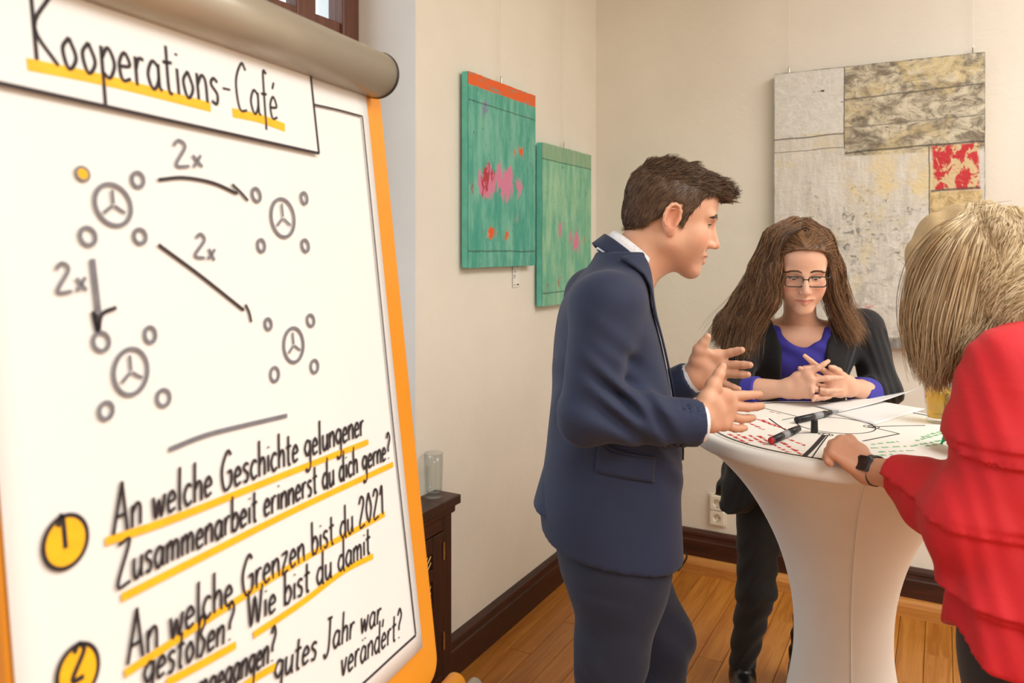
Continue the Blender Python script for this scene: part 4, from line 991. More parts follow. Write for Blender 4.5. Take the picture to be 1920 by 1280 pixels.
def strands(name, P, r, material, parent, lo=0.0, hi=1.0):
    V, Q = tubes(P, r, None) if not np.isscalar(r) else tubes(P, r, r*.3)
    o = np_mesh(name, V, Q, material, parent); o['kind'] = 'stuff'; rand_colour(o, P.shape[1]*3, lo, hi); return o
def guide_strands(guides, N, jit, noise=.004, K=16, spread=1.3):
    """random blends of guide curves"""
    G = np.array([smooth_path(np.array(g, float), 6) for g in guides]); L = G.shape[1]; idx = np.linspace(0, L-1, K); G = np.stack([np.stack([np.interp(idx, np.arange(L), g[:, a]) for a in range(3)], 1) for g in G])
    n = len(G); pos = rng.uniform(0, n-1, N); i = np.minimum(pos.astype(int), n-2); f = (pos-i)[:, None, None]; P = G[i]*(1-f)+G[i+1]*f
    t = np.linspace(0, 1, K)[None, :, None]; P = P+rng.normal(0, jit, (N, 1, 3))*(.35+t*spread)
    ph = rng.uniform(0, 6.28, (N, 1, 3)); fr = rng.uniform(5, 11, (N, 1, 1)); return P+noise*np.sin(fr*t+ph)*t
def shoe(name, toe_dir, ankle, material, parent, L_=.27):
    d = A3([toe_dir[0], toe_dir[1], 0]); d /= np.linalg.norm(d); a = A3([ankle[0], ankle[1], 0]); lo, hi = bounds([a-d*.1, a+d*.24, a+A3([0, 0, .14])], .08); lo[2] = -.01
    F = Field(lo, hi, .006); sd = np.array([-d[1], d[0], 0])
    F.cone(a-d*.045+A3([0, 0, .045]), a+d*.09+A3([0, 0, .040]), .042, .043, .03); F.cone(a+d*.09+A3([0, 0, .035]), a+d*.175+A3([0, 0, .030]), .042, .030, .03, flat=((0, 0, 1), .8)); F.cone(a+A3([0, 0, .05]), a+A3([0, 0, .12]), .045, .042, .02)
    F.cutfn(lambda x, y, z: (.003-z)+0*x+0*y); return field_obj(name, F, material, parent)
M_SHIRT = None
# ================================================================== man in the navy suit
M_NAVY = cloth_mat('navy_wool', srgb(27, 38, 67), .8, 1400, .07, .16, .08, .35)
M_NAVY2 = cloth_mat('navy_trouser', srgb(24, 32, 54), .8, 1400, .07, .22, .08, .6)
t = NT('white_dotted_shirt'); vo = t.new('ShaderNodeTexVoronoi'); t.put(vo.inputs['Vector'], t.coord('Object')); vo.inputs['Scale'].default_value = 170; vo.inputs['Randomness'].default_value = .15
M_SHIRT = t.done(t.mix(t.ramp(vo.outputs['Distance'], .16, .22), srgb(176, 188, 206), srgb(238, 240, 245)), .7)
M_BTN = mat('dark_button', srgb(30, 30, 36), .3, .1)
M_LEATHER = mat('black_leather', srgb(20, 18, 18), .35, .1)
MAN = Person('man in a navy suit and white shirt gesturing with both hands', .24, 1.77, 0); L = MAN.L; root = MAN.root
O = L(1251, 416, 1.77); R = rot(0, 18.6, 0); N0 = np.array([.012, 0, 1.505]); hl = lambda p: (np.array(p)-O) @ R
F = Field((-.125, -.105, -.21), (.15, .105, .15), .002); head_shapes(F, mouth_open=.003, eye_open=1.1)
F.cone((-.022, 0, -.035), hl(N0), .054, .064, .03); F.cone((.03, 0, -.06), hl(N0+np.array([.03, 0, .02])), .035, .045, .03)
head = field_obj('head', F, M_SKIN, root, 1, (R, O)); HF = F
# hands, placed joint by joint
def fingers(T): return [[L(*p) for p in f] for f in T]
rh = fingers([[(1362, 742, 1.625), (1394, 741, 1.655), (1412, 740, 1.67), (1424, 739, 1.68)], [(1369, 760, 1.63), (1401, 763, 1.665), (1418, 762, 1.68), (1428, 761, 1.69)], [(1365, 779, 1.63), (1391, 785, 1.66), (1404, 784, 1.672), (1412, 783, 1.68)], [(1357, 796, 1.62), (1378, 803, 1.645), (1389, 803, 1.655), (1397, 802, 1.66)]])
rt = [L(1326, 750, 1.59), L(1337, 722, 1.60), L(1348, 702, 1.605), L(1355, 687, 1.61)]
rw = (L(1312, 766, 1.585), L(1312, 797, 1.585)); rel = L(1103, 778, 1.53)
lo, hi = bounds([*rw, *rt]+[p for f in rh for p in f]+[L(1270, 790, 1.57)], .035); F = Field(lo, hi, .0022); hand(F, rw, rh, rt, 1.0, (L(1255, 790, 1.565), .030)); hr = field_obj('hand', F, M_SKIN, root, 1)
lh = fingers([[(1348, 667, 1.87), (1370, 661, 1.855), (1382, 658, 1.845), (1391, 656, 1.835)], [(1354, 684, 1.865), (1380, 684, 1.845), (1395, 684, 1.83), (1406, 684, 1.82)], [(1354, 700, 1.865), (1378, 701, 1.845), (1392, 702, 1.832), (1402, 702, 1.825)], [(1345, 714, 1.87), (1363, 721, 1.855), (1375, 726, 1.845), (1385, 729, 1.84)]])
lt = [L(1308, 676, 1.87), L(1311, 656, 1.86), L(1319, 643, 1.855), L(1327, 631, 1.85)]
lw = (L(1300, 690, 1.885), L(1300, 720, 1.885)); lo, hi = bounds([*lw, *lt]+[p for f in lh for p in f]+[L(1260, 720, 1.9)], .035); F = Field(lo, hi, .0022); hand(F, lw, lh, lt, 1.0, (L(1112, 800, 2.02)*.25+L(1297, 709, 1.895)*.75, .030)); hlft = field_obj('hand', F, M_SKIN, root, 1)
# hidden body under the suit
shR, shL = np.array([-.05, -.185, 1.465]), np.array([-.03, .185, 1.465]); lel = L(1112, 800, 2.02); fL = lel*.25+L(1297, 709, 1.895)*.75
F = Field((-.25, -.33, .04), (.36, .33, 1.60), .008)
F.column([(.82, -.01, 0, .10, .15), (.98, -.02, 0, .11, .15), (1.15, -.015, 0, .10, .14), (1.32, -.025, 0, .10, .16), (1.44, -.025, 0, .08, .165), (1.50, 0, 0, .06, .11), (1.55, .02, 0, .05, .055)], .03)
F.cone(N0-np.array([.0, 0, .04]), O+R @ np.array([-.02, 0, -.09]), .055, .05, .03)
limb(F, [shR, rel, L(1260, 790, 1.565)], [.05, .040, .028]); limb(F, [shL, lel, fL], [.05, .040, .028])
kR, aR = L(1147, 1215, 1.67), np.array([-.05, -.10, .10]); kL = L(1238, 1190, 1.88); aL = np.array([.06, .10, .10]); hR, hL_ = np.array([-.01, -.085, .90]), np.array([.0, .085, .90])
limb(F, [hR, kR, aR], [.08, .05, .035]); limb(F, [hL_, kL, aL], [.08, .05, .035])
bod = field_obj('torso', F, M_SKIN, root, 1)
body = finish_body([bod, head, hr, hlft], O, R, (222, 172, 142), 0, 1)
add_eyes(MAN, root, O, R, (-14, 6))
# eyebrows
def brows(O, R, material, parent, z0=.036, n=60, thick=1.0):
    for s in (-1, 1):
        t_ = rng.uniform(0, 1, n); b = np.stack([.1035-.020*t_**1.6, s*(.012+.038*t_), z0+.0045+.0045*np.sin(t_*2.3+.35)-.006*t_**2+rng.uniform(-.003, .003, n)*(1.1-t_)*thick], 1)
        d = np.stack([-.006-.004*t_, s*(.008+0*t_), .004-.006*t_], 1); K = np.linspace(0, 1, 4)[None, :, None]; P = b[:, None]+d[:, None]*K; P = HF.project(P.reshape(-1, 3), .0004, 6).reshape(P.shape); P = P @ R.T+O; strands('eyebrow', P, .0007*thick, material, parent, .1, .5)
def lashes(O, R, material, parent, lift=.0):
    for s in (-1, 1):
        q = smooth_path(np.array([[.088, s*.0195, .0185], [.092, s*.026, .0215+lift], [.091, s*.033, .0222+lift], [.085, s*.041, .0205+lift], [.078, s*.047, .0165]]), 5); q = HF.project(q, .0006, 8)
        MB().tube([R @ p+O for p in q], [.0006]+[.0011]*(len(q)-2)+[.0006], 6).build('eyelashes', material, parent, True)
def push(fld, P, lo_, hi_):
    """lift strand points that lie inside a hair volume onto its surface"""
    q = P.reshape(-1, 3); e_ = fld.h; off = rng.uniform(lo_, hi_, (P.shape[0], 1)).repeat(P.shape[1], 1).ravel()
    for _ in range(5):
        inb = np.all((q > fld.lo+e_) & (q < fld.lo+(np.array(fld.n)-2)*e_), axis=1)
        d = fld.sample(q); g_ = np.stack([fld.sample(q+np.eye(3)[a]*e_)-fld.sample(q-np.eye(3)[a]*e_) for a in range(3)], 1)/(2*e_); g_ /= np.linalg.norm(g_, axis=1)[:, None]+1e-6; q = q+(inb*np.clip(off-d, 0, .03))[:, None]*g_
    return q.reshape(P.shape)
M_LASH = mat('eyelash_brown', srgb(40, 28, 24), .6, .1)
lashes(O, R, M_LASH, root, .001)
M_HAIRM = hair_mat('dark_brown_hair', [srgb(56, 40, 30), srgb(92, 68, 50), srgb(134, 106, 80)])
brows(O, R, M_HAIRM, root, n=260, thick=1.2)
# short hair
HX = np.array([-.12, -.080, -.0516, -.030, -.020, .008, .012, .025, .031, .054, .075, .12]); HZ = np.array([-.055, -.044, -.026, .004, .040, .040, -.004, -.006, .026, .076, .086, .092])
F = Field((-.125, -.105, -.07), (.15, .105, .165), .0022)
F.ell((-.010, 0, .050), (.1035, .0835, .090), .02); F.ell((.045, 0, .088), (.062, .062, .044), .03); F.ell((.092, -.005, .104), (.026, .048, .017), .02); F.ell((-.01, 0, .0), (.095, .076, .07), .02)
F.disp((-.2, -.2, .02), (.2, .2, .2), lambda x, y, z: .0022*np.sin(95*y+40*x+4*np.sin(50*x+20*z))*np.clip((z-.05)/.05, 0, 1))
F.cutfn(lambda x, y, z: (np.interp(x, HX, HZ).astype(np.float32)-z)*.75+0*y)
V, Q = F.mesh(); V = relax(V, Q, 1); Vw = V @ R.T+O; ho = np_mesh('hair', Vw, Q, M_HAIRM, root); rr = rng.uniform(.40, .55, len(V)); set_colour(ho, np.stack([rr]*3, 1))
G_ = np.gradient(F.F, F.h); ii = np.clip(((V-F.lo)/F.h).round().astype(int), 0, np.array(F.n)-1); Nn = np.stack([g[ii[:, 0], ii[:, 1], ii[:, 2]] for g in G_], 1); Nn /= np.linalg.norm(Nn, axis=1)[:, None]+1e-9
def fur(V, Nn, sel, N, flow, ln, lift, r):
    c = rng.choice(np.nonzero(sel)[0], N); p, n_ = V[c], Nn[c]; d = flow(p)+rng.normal(0, .22, (N, 3)); d -= (d*n_).sum(1)[:, None]*n_; d /= np.linalg.norm(d, axis=1)[:, None]+1e-9
    l = rng.uniform(*ln, N)[:, None, None]; K = np.linspace(0, 1, 5)[None, :, None]; return p[:, None]-n_[:, None]*.0006+(d[:, None]*K+n_[:, None]*(lift*K-lift*.6*K*K))*l
top = (V[:, 2] > .085); fl_top = lambda p: np.stack([.9+0*p[:, 0], .25*np.sin(p[:, 1]*60), .25+0*p[:, 0]], 1); fl_side = lambda p: np.stack([-.35+0*p[:, 0], 0*p[:, 0], -.9+0*p[:, 0]], 1)
strands('hair_strands', fur(V, Nn, top, 5200, fl_top, (.014, .030), .42, 0) @ R.T+O, .0007, M_HAIRM, ho)
strands('hair_strands', fur(V, Nn, (V[:, 2] < .108) & (V[:, 2] > HZ[0]), 10500, fl_side, (.009, .018), .26, 0) @ R.T+O, .0005, M_HAIRM, ho)
# jacket
cR, cL = L(1309, 793, 1.58), L(1297, 709, 1.895)
J = Field((-.27, -.34, .76), (.36, .36, 1.66), .0055)
JS = [(.80, -.004, 0, .150, .200), (.90, -.012, 0, .156, .198), (1.0, -.018, 0, .158, .190), (1.10, -.010, 0, .153, .180), (1.226, -.014, 0, .136, .180), (1.348, -.024, 0, .120, .195), (1.44, -.028, 0, .100, .200), (1.50, -.012, 0, .078, .165), (1.545, .004, 0, .060, .105), (1.60, .02, 0, .05, .07)]
J.column(JS, .03, zhi=1.565, e=2.25)
J.ell((-.045, -.165, 1.462), (.066, .056, .055), .05); J.ell((-.03, .165, 1.462), (.066, .056, .055), .05)
for sh, el, cu, r in ((shR, rel, cR, (.063, .056, .048)), (shL, lel, cL, (.063, .056, .044))):
    J.cone(sh+np.array([-.005, 0, -.01]), el, r[0], r[1], .035); J.cone(el, cu, r[1], r[2], .03, cut=True); d = (cu-el)/np.linalg.norm(cu-el); J.cone(cu-d*.05, cu+d*.02, r[2]-.008, r[2]-.008, .003, sub=True)
# creases: crook of the elbow, sleeve drag lines, waist
def crease(c, w, kv, amp, ph=0.0):
    c = A3(c); kv = A3(kv)
    J.disp(c-2.2*w, c+2.2*w, lambda x, y, z: amp*np.exp(-((x-c[0])**2+(y-c[1])**2+(z-c[2])**2)/(w*w))*np.sin((x-c[0])*kv[0]+(y-c[1])*kv[1]+(z-c[2])*kv[2]+ph+1.2*np.sin(40*(x-c[0])+25*(z-c[2]))))
crease(rel+np.array([.055, -.03, .03]), .085, (70, 0, 105), .013); crease(rel+np.array([.13, -.03, .0]), .06, (95, 0, 60), .008, 1.); crease(shR+np.array([.03, -.03, -.12]), .09, (30, 0, 75), .006); crease((.10, -.12, 1.12), .09, (35, 20, 60), .005); crease(lel+np.array([.08, 0, .03]), .08, (80, 0, 90), .005); crease((-.10, -.1, 1.25), .10, (20, 30, 55), .005)
zz = lambda x: .905-.16*x
J.cutfn(lambda x, y, z: np.where(z < 1.0, zz(x)-z+.9*np.maximum(0, x-.10)**1.0*np.clip((.02-np.abs(y))/.02, 0, 1), -.1)+0*y)
jk = field_obj('jacket', J, M_NAVY, root, 2)
# back panel between the vents, standing off behind
Fb = Field((-.26, -.17, .93), (-.05, .17, 1.20), .005)
Fb.column([(.93, -.055, 0, .150, .125), (1.0, -.050, 0, .138, .125), (1.10, -.030, 0, .130, .12), (1.18, -.02, 0, .128, .11)], .01); Fb.column([(.90, -.040, 0, .150, .13), (1.0, -.035, 0, .140, .13), (1.10, -.018, 0, .128, .13), (1.2, -.006, 0, .120, .12)], .004, sub=True); Fb.cutfn(lambda x, y, z: np.maximum(x+.10, .985-.25*(x+.19)-z)+0*y)
field_obj('back_vent_panel', Fb, M_NAVY, jk, 2)
# collars: rings round the leaning neck
AX = np.array([.64, 0, .768]); FR = np.array([.768, 0, -.64]); CC = np.array([.036, 0, 1.562])
def ringpt(al, r, s, ry=None): return CC+FR*(r*math.cos(al))+np.array([0, 1, 0])*((ry or r)*math.sin(al))+AX*s
def collar(name, a0, a1, lo_, hi_, material, parent, n=40, m=5, th=.003):
    P = []
    for al in np.linspace(a0, a1, n):
        for t_ in np.linspace(0, 1, m): (r0, s0), (r1, s1) = lo_(al), hi_(al); P.append(ringpt(al, r0+(r1-r0)*t_, s0+(s1-s0)*t_, (r0+(r1-r0)*t_)*.96))
    return strip_obj(np.array(P), n, m, th, name, material, parent)
front = lambda al: max(0, math.cos(al))
sh = collar('shirt_collar', .16, 2*math.pi-.16, lambda a: (.073+.010*front(a)**2, -.034-.016*front(a)**6), lambda a: (.0655, .012-.004*front(a)), M_SHIRT, root)
collar('collar_band', .02, 2*math.pi-.02, lambda a: (.070, -.045), lambda a: (.066, -.010), M_SHIRT, sh)
collar('jacket_collar', .95, 2*math.pi-.95, lambda a: (.084, -.042), lambda a: (.076, -.008), M_NAVY, jk, th=.005)
for s in (-1, 1):
    In = [(.030, s*.072, 1.545), (.062, s*.066, 1.49), (.088, s*.046, 1.38), (.118, s*.020, 1.22), (.140, s*.003, 1.10)]; Out = [(-.005, s*.100, 1.545), (.035, s*.128, 1.47), (.075, s*.105, 1.38), (.112, s*.055, 1.22), (.140, s*.006, 1.09)]
    two_edge(J, In, Out, .0065, name='lapel', material=M_NAVY, parent=jk, th=.004)
two_edge(J, [(.045, -.066, 1.55), (.062, -.062, 1.49), (.088, -.043, 1.38), (.118, -.016, 1.22), (.138, 0, 1.11)], [(.045, .066, 1.55), (.062, .062, 1.49), (.088, .043, 1.38), (.118, .016, 1.22), (.138, 0.002, 1.11)], .0025, m=10, name='shirt_front', material=M_SHIRT, parent=sh, th=.002)
fp = patch(J, [L(1112, 845, 1.57), L(1233, 862, 1.59), L(1233, 906, 1.59), L(1110, 888, 1.57)], .004, name='pocket_flap', material=M_NAVY, parent=jk)
two_edge(J, [L(1112, 843, 1.57), L(1170, 851, 1.575), L(1233, 860, 1.59)], [L(1112, 847, 1.57), L(1170, 855, 1.575), L(1233, 864, 1.59)], .005, m=3, name='pocket_welt', material=M_NAVY2, parent=jk)
def button(p, nrm, r, name='button', parent=jk, material=M_BTN):
    n_ = Vector(nrm).normalized(); b = MB().lathe([(.0001, -.001), (r, -.001), (r, .0012), (r*.75, .002), (r*.6, .0013), (.0001, .0013)], 18).build(name, material, parent, True); b.matrix_local = Matrix.Translation(Vector(p)) @ n_.to_track_quat('Z', 'Y').to_matrix().to_4x4()
for p in ((.15, -.012, 1.075), (.15, -.012, .975)): q = J.project(np.array([p]), .002)[0]; button(q, (1, -.15, 0), .0105)
for i in range(4):
    q = J.project(np.array([L(1245+12*i, 833+.4*i, 1.545)]), .0015)[0]; button(q, (0, -.5, -.8), .006)
sb = J.project(np.array([L(1226, 528, 1.735)]), .001)[0]; button(ringpt(.05, .085, -.036), FR, .0055, 'collar_button', sh, M_BTN)
for cu, el, r, yy in ((cR, rel, .0405, 1), (cL, lel, .037, 1)):
    d = (cu-el)/np.linalg.norm(cu-el); MB().tube([cu-d*.03, cu+d*.007], r, 28, False).build('shirt_cuff', M_SHIRT, root, True)
# trousers
T_ = Field((-.24, -.25, .03), (.30, .28, 1.0), .0065)
T_.column([(.66, .0, 0, .030, .070), (.74, -.003, 0, .075, .130), (.82, -.005, 0, .118, .170), (.90, -.01, 0, .13, .178), (1.0, -.015, 0, .125, .165)], .02)
for h_, k_, a_ in ((hR, kR, aR), (hL_, kL, aL)):
    T_.cone(h_+np.array([0, 0, -.03]), k_, .098, .073, .035); T_.cone(k_, a_, .073, .058, .04)
T_.disp((-.3, -.3, .0), (.3, .3, .84), lambda x, y, z: .0035*np.sin(55*z+9*np.sin(14*y)+30*x)*np.clip((.8-z)/.2, 0, 1)+.003*snoise(x, y, z, 26, 2))
T_.cutfn(lambda x, y, z: .055-z+0*x+0*y); field_obj('trousers', T_, M_NAVY2, root, 2)
for a_ in (aR, aL): shoe('shoe', (1, 0), a_, M_LEATHER, root)
# ================================================================== woman with glasses behind the table
M_BLK = cloth_mat('black_jersey', srgb(20, 18, 21), .85, 1200, .1, .35, .1, .7)
M_BLUE = cloth_mat('royal_blue_jersey', srgb(54, 46, 150), .8, 1200, .06, .08, .1)
W2 = Person('woman with long brown hair and glasses in a black cardigan, hands folded', .96, 2.70, -102); L = W2.L; root = W2.root
O = L(1501, 512, 2.47); R = rot(0, 20, 0); NB = L(1500, 606, 2.57); hl = lambda p: (np.array(p)-O) @ R
F = Field((-.17, -.15, -.30), (.15, .15, .145), .0022); head_shapes(F, fem=1.0, eye_open=.9)
F.cone((-.022, 0, -.03), hl(NB), .048, .052, .03); ch = NB+np.array([.0, 0, -.06]); F.cone(hl(NB+np.array([-.02, -.09, -.035])), hl(NB+np.array([-.02, .09, -.035])), .045, .045, .04); F.ell(hl(NB+np.array([-.02, 0, -.08])), (.070, .125, .070), .04)
head = field_obj('head', F, M_SKIN, root, 1, (R, O)); HF = F
def fingers(T): return [[L(*p) for p in f] for f in T]
rf = fingers([[(1514, 701, 2.325), (1533, 690, 2.315), (1544, 683, 2.315), (1553, 677, 2.32)], [(1522, 713, 2.315), (1550, 709, 2.305), (1566, 708, 2.31), (1578, 708, 2.32)], [(1520, 728, 2.31), (1548, 733, 2.30), (1564, 732, 2.305), (1577, 731, 2.315)], [(1513, 740, 2.315), (1532, 747, 2.305), (1545, 746, 2.305), (1556, 744, 2.315)]])
rt = [L(1496, 708, 2.35), L(1510, 694, 2.345), L(1524, 688, 2.345), L(1536, 686, 2.35)]; rw = (L(1480, 717, 2.36), L(1479, 738, 2.355))
lf = fingers([[(1556, 702, 2.345), (1536, 689, 2.345), (1521, 677, 2.342), (1509, 667, 2.34)], [(1553, 714, 2.345), (1528, 704, 2.345), (1512, 697, 2.342), (1500, 690, 2.34)], [(1553, 727, 2.34), (1530, 722, 2.335), (1522, 727, 2.30), (1524, 735, 2.29)], [(1556, 738, 2.34), (1538, 740, 2.325), (1528, 744, 2.295), (1525, 750, 2.292)]])
lt = [L(1578, 708, 2.365), L(1571, 697, 2.345), L(1564, 691, 2.335), L(1557, 688, 2.33)]; lw = (L(1592, 713, 2.375), L(1593, 735, 2.375))
eR, eL = L(1374, 735, 2.50), L(1655, 733, 2.53)
parts = []
for fg, tb_, wr_, el_, fo in ((rf, rt, rw, eR, (L(1405, 731, 2.44), .040)), (lf, lt, lw, eL, (L(1632, 734, 2.48), .040))):
    lo, hi = bounds([*wr_, *tb_]+[p for f in fg for p in f]+[fo[0]], .045); F = Field(lo, hi, .0022); hand(F, wr_, fg, tb_, .84, fo, wr=.024); parts.append(field_obj('hand', F, M_SKIN, root, 1))
sR, sL = L(1392, 628, 2.60), L(1620, 614, 2.63)
F = Field((-.22, -.32, .04), (.36, .32, 1.36), .008)
BS = [(.80, 0, 0, .10, .15), (.95, 0, 0, .115, .170), (1.08, .03, .01, .095, .140), (1.20, .075, .018, .105, .150), (1.27, .10, .022, .095, .155), (1.32, .120, .022, .06, .11)]
F.column(BS, .03); F.cone(NB+np.array([-.03, 0, -.05]), NB, .05, .045, .03); limb(F, [sR, eR, L(1410, 731, 2.43)], [.045, .040, .036]); limb(F, [sL, eL, L(1628, 734, 2.47)], [.045, .040, .036])
kR, aR = L(1418, 1105, 2.70), L(1392, 1255, 2.76); aR[2] = .10; kL, aL = kR+np.array([-.02, .20, 0]), aR+np.array([-.06, .21, 0]); hR, hL_ = np.array([0, -.085, .90]), np.array([0, .085, .90])
limb(F, [hR, kR, aR], [.075, .05, .035]); limb(F, [hL_, kL, aL], [.075, .05, .035]); bod = field_obj('torso', F, M_SKIN, root, 1)
body = finish_body([bod, head]+parts, O, R, (228, 178, 150), 1, 0); add_eyes(W2, root, O, R, (0, 30))
M_HAIRW = hair_mat('long_brown_hair', [srgb(66, 45, 32), srgb(116, 82, 54), srgb(172, 126, 84)])
brows(O, R, M_HAIRW, root, n=170, thick=.8); lashes(O, R, M_LASH, root)
# wedding ring
rc_ = (rf[2][0]*.45+rf[2][1]*.55); rd = rf[2][1]-rf[2][0]; ro = MB().lathe([(.0098, -.0018), (.0108, -.0018), (.0108, .0018), (.0098, .0018)], 24, close=True).build('finger_ring', mat('ring_metal', srgb(120, 110, 105), .25, .05, Metallic=1.0), root, True); ro.matrix_local = Matrix.Translation(Vector(rc_)) @ Vector(rd).to_track_quat('Z', 'Y').to_matrix().to_4x4()
# glasses
gl_root = tag(empty('eyeglasses'), 'dark rectangular eyeglasses'); del gl_root['label']; bpy.data.objects.remove(gl_root)
M_FRM = mat('dark_acetate', srgb(52, 44, 36), .3, .2, 60); rim_c = .034; gx = .1075
gz = .014
def rimpath(s, a=.0262, b=.0168, r=.010):
    P = []
    for cx, cz, a0 in ((a-r, b-r, 0), (-a+r, b-r, 90), (-a+r, -b+r, 180), (a-r, -b+r, 270)):
        for k_ in range(7): t_ = math.radians(a0+15*k_); P.append((cx+r*math.cos(t_), cz+r*math.sin(t_)))
    P.append(P[0]); return [np.array([gx-.10*abs(s*rim_c+p[0])**1.6-.05*max(0, -p[1]), s*rim_c+p[0], gz+p[1]]) for p in P]
g_ = MB()
for s in (-1, 1): g_.tube([R @ p+O for p in rimpath(s)], .0019, 8, False)
g_.tube([R @ np.array(p)+O for p in ((gx-.001, -.0085, gz+.006), (gx+.001, 0, gz+.008), (gx-.001, .0085, gz+.006))], .0021, 8)
for s in (-1, 1): g_.tube([R @ np.array(p)+O for p in ((gx-.0012, s*.060, gz+.011), (gx-.012, s*.0705, gz+.011), (.05, s*.0765, gz+.009), (-.005, s*.081, gz+.008), (-.02, s*.080, gz-.012))], .0020, 8)
gf = g_.build('eyeglasses', M_FRM, root, True)
M_LENS = glass_mat('lens_glass', (.97, .97, .97), .5)
for s in (-1, 1):
    q = rimpath(s)[:-1]; mesh_obj('lens', [R @ p+O for p in q], [tuple(range(len(q)))], M_LENS, gf)
# blue top and black cardigan
Tp = Field((-.16, -.24, .85), (.26, .24, 1.38), .005); Tp.column([(a, b, c, d+.010, e_+.010) for a, b, c, d, e_ in BS], .03); Tp.ell((.15, .022, 1.20), (.055, .10, .06), .05)
cN = NB+np.array([.075, .0, .035]); Tp.ell(cN, (.12, .078, .105), .01, sub=True)
Tp.disp((-.2, -.3, .9), (.3, .3, 1.3), lambda x, y, z: .0025*np.sin(60*y+40*z+3*np.sin(30*z)))
top = field_obj('blue_top', Tp, M_BLUE, root, 2)
Cd = Field((-.28, -.38, .60), (.36, .38, 1.40), .0055)
CS = [(.62, -.02, 0, .19, .255), (.80, 0, 0, .155, .215), (.95, 0, 0, .145, .20), (1.08, .03, .01, .125, .172), (1.20, .072, .018, .130, .180), (1.27, .095, .022, .115, .182), (1.325, .115, .022, .075, .13), (1.36, .125, .022, .05, .07)]
Cd.column(CS, .03, extra=lambda x, y, z: .014*np.sin(9*np.arctan2(y, x+.001))*np.clip((.95-z)/.3, 0, 1)); Cd.ell((.145, .022, 1.20), (.072, .125, .075), .05); Cd.ell(sR+np.array([-.0, .012, -.005]), (.066, .066, .056), .04); Cd.ell(sL+np.array([0, -.012, -.005]), (.066, .066, .056), .04)
ceR, ceL = L(1404, 733, 2.445), L(1630, 735, 2.485)
for s_, e_, c_ in ((sR, eR, ceR), (sL, eL, ceL)): Cd.cone(s_, e_, .064, .056, .03); Cd.cone(e_, c_, .056, .050, .03, cut=True)
yc = .02; Cd.op((.04, -.06, .55), (.40, .1, 1.45), lambda x, y, z: np.maximum(np.abs(y-yc-.004)-.066-.03*np.clip((z-1.25)/.1, 0, 1), .03-x)+0*z, .012, True)
Cd.ell(NB+np.array([.03, 0, .05]), (.11, .088, .085), .01, sub=True)
Cd.disp((-.3, -.4, .6), (.4, .4, 1.3), lambda x, y, z: .0028*np.sin(70*z+14*np.sin(22*y)+25*x)*np.clip((np.abs(y-.02)-.12)/.06, 0, 1)); Cd.cutfn(lambda x, y, z: .70+.035*np.sin(7*np.arctan2(y, x))-z)
card_ = field_obj('cardigan', Cd, M_BLK, root, 2)
for e_, c_, q_ in ((eR, ceR, L(1424, 732, 2.415)), (eL, ceL, L(1607, 733, 2.44))):
    d = (q_-c_)/np.linalg.norm(q_-c_); F = Field(*bounds([c_-d*.03, q_], .06), .003); F.cone(c_-d*.03, q_, .0475, .0445, .01, cut=True); field_obj('blue_cuff', F, M_BLUE, root, 2)
# leggings, shoes
T_ = Field((-.22, -.26, .04), (.22, .36, 1.0), .0065); T_.column([(.66, 0, 0, .03, .06), (.74, 0, 0, .07, .12), (.82, 0, 0, .112, .162), (.9, 0, 0, .125, .175), (1.0, .01, 0, .115, .16)], .02)
for h_, k_, a_ in ((hR, kR, aR), (hL_, kL, aL)): T_.cone(h_+np.array([0, 0, -.02]), k_, .092, .063, .03); T_.cone(k_, a_, .063, .046, .03)
T_.disp((-.3, -.3, .0), (.3, .4, .7), lambda x, y, z: .0035*np.sin(75*z+8*np.sin(20*y)+20*x)*np.clip((.62-z)/.1, 0, 1)); T_.cutfn(lambda x, y, z: .07-z+0*x+0*y); field_obj('leggings', T_, M_BLK, root, 2)
for a_ in (aR, aL): shoe('shoe', (1, .0), a_, M_LEATHER, root)
# long hair: cap, two falling masses, strands
HX = np.array([-.14, -.03, .022, .036, .050, .066, .080, .10, .14]); HZ = np.array([-.11, -.08, -.03, .01, .058, .095, .108, .115, .12])
F = Field((-.14, -.12, -.14), (.14, .12, .165), .0026); F.ell((-.012, 0, .048), (.107, .090, .098), .02); F.ell((-.03, 0, -.03), (.085, .088, .09), .03); F.ell((.04, 0, .082), (.060, .066, .050), .03)
F.disp((-.2, -.2, -.2), (.2, .2, .2), lambda x, y, z: .0016*np.sin(170*y+30*z+5*np.sin(35*x)))
F.cutfn(lambda x, y, z: (np.interp(x, HX, HZ).astype(np.float32)-z)*.7+0*y)
V, Q = F.mesh(); V = relax(V, Q, 1); ho = np_mesh('hair', V @ R.T+O, Q, M_HAIRW, root); rr = rng.uniform(.45, .55, len(V)); set_colour(ho, np.stack([rr]*3, 1))
G_ = np.gradient(F.F, F.h); ii = np.clip(((V-F.lo)/F.h).round().astype(int), 0, np.array(F.n)-1); Nn = np.stack([g[ii[:, 0], ii[:, 1], ii[:, 2]] for g in G_], 1); Nn /= np.linalg.norm(Nn, axis=1)[:, None]+1e-9
fl_w = lambda p: np.stack([-.45-.5*np.clip((p[:, 2]-.08)/.04, 0, 1), np.sign(p[:, 1]+.004)*.75, -.55*np.clip((.12-p[:, 2])/.06, 0, 1)], 1)
strands('hair_strands', fur(V, Nn, V[:, 2] > -.02, 7000, fl_w, (.025, .055), .10, 0) @ R.T+O, .0006, M_HAIRW, ho)
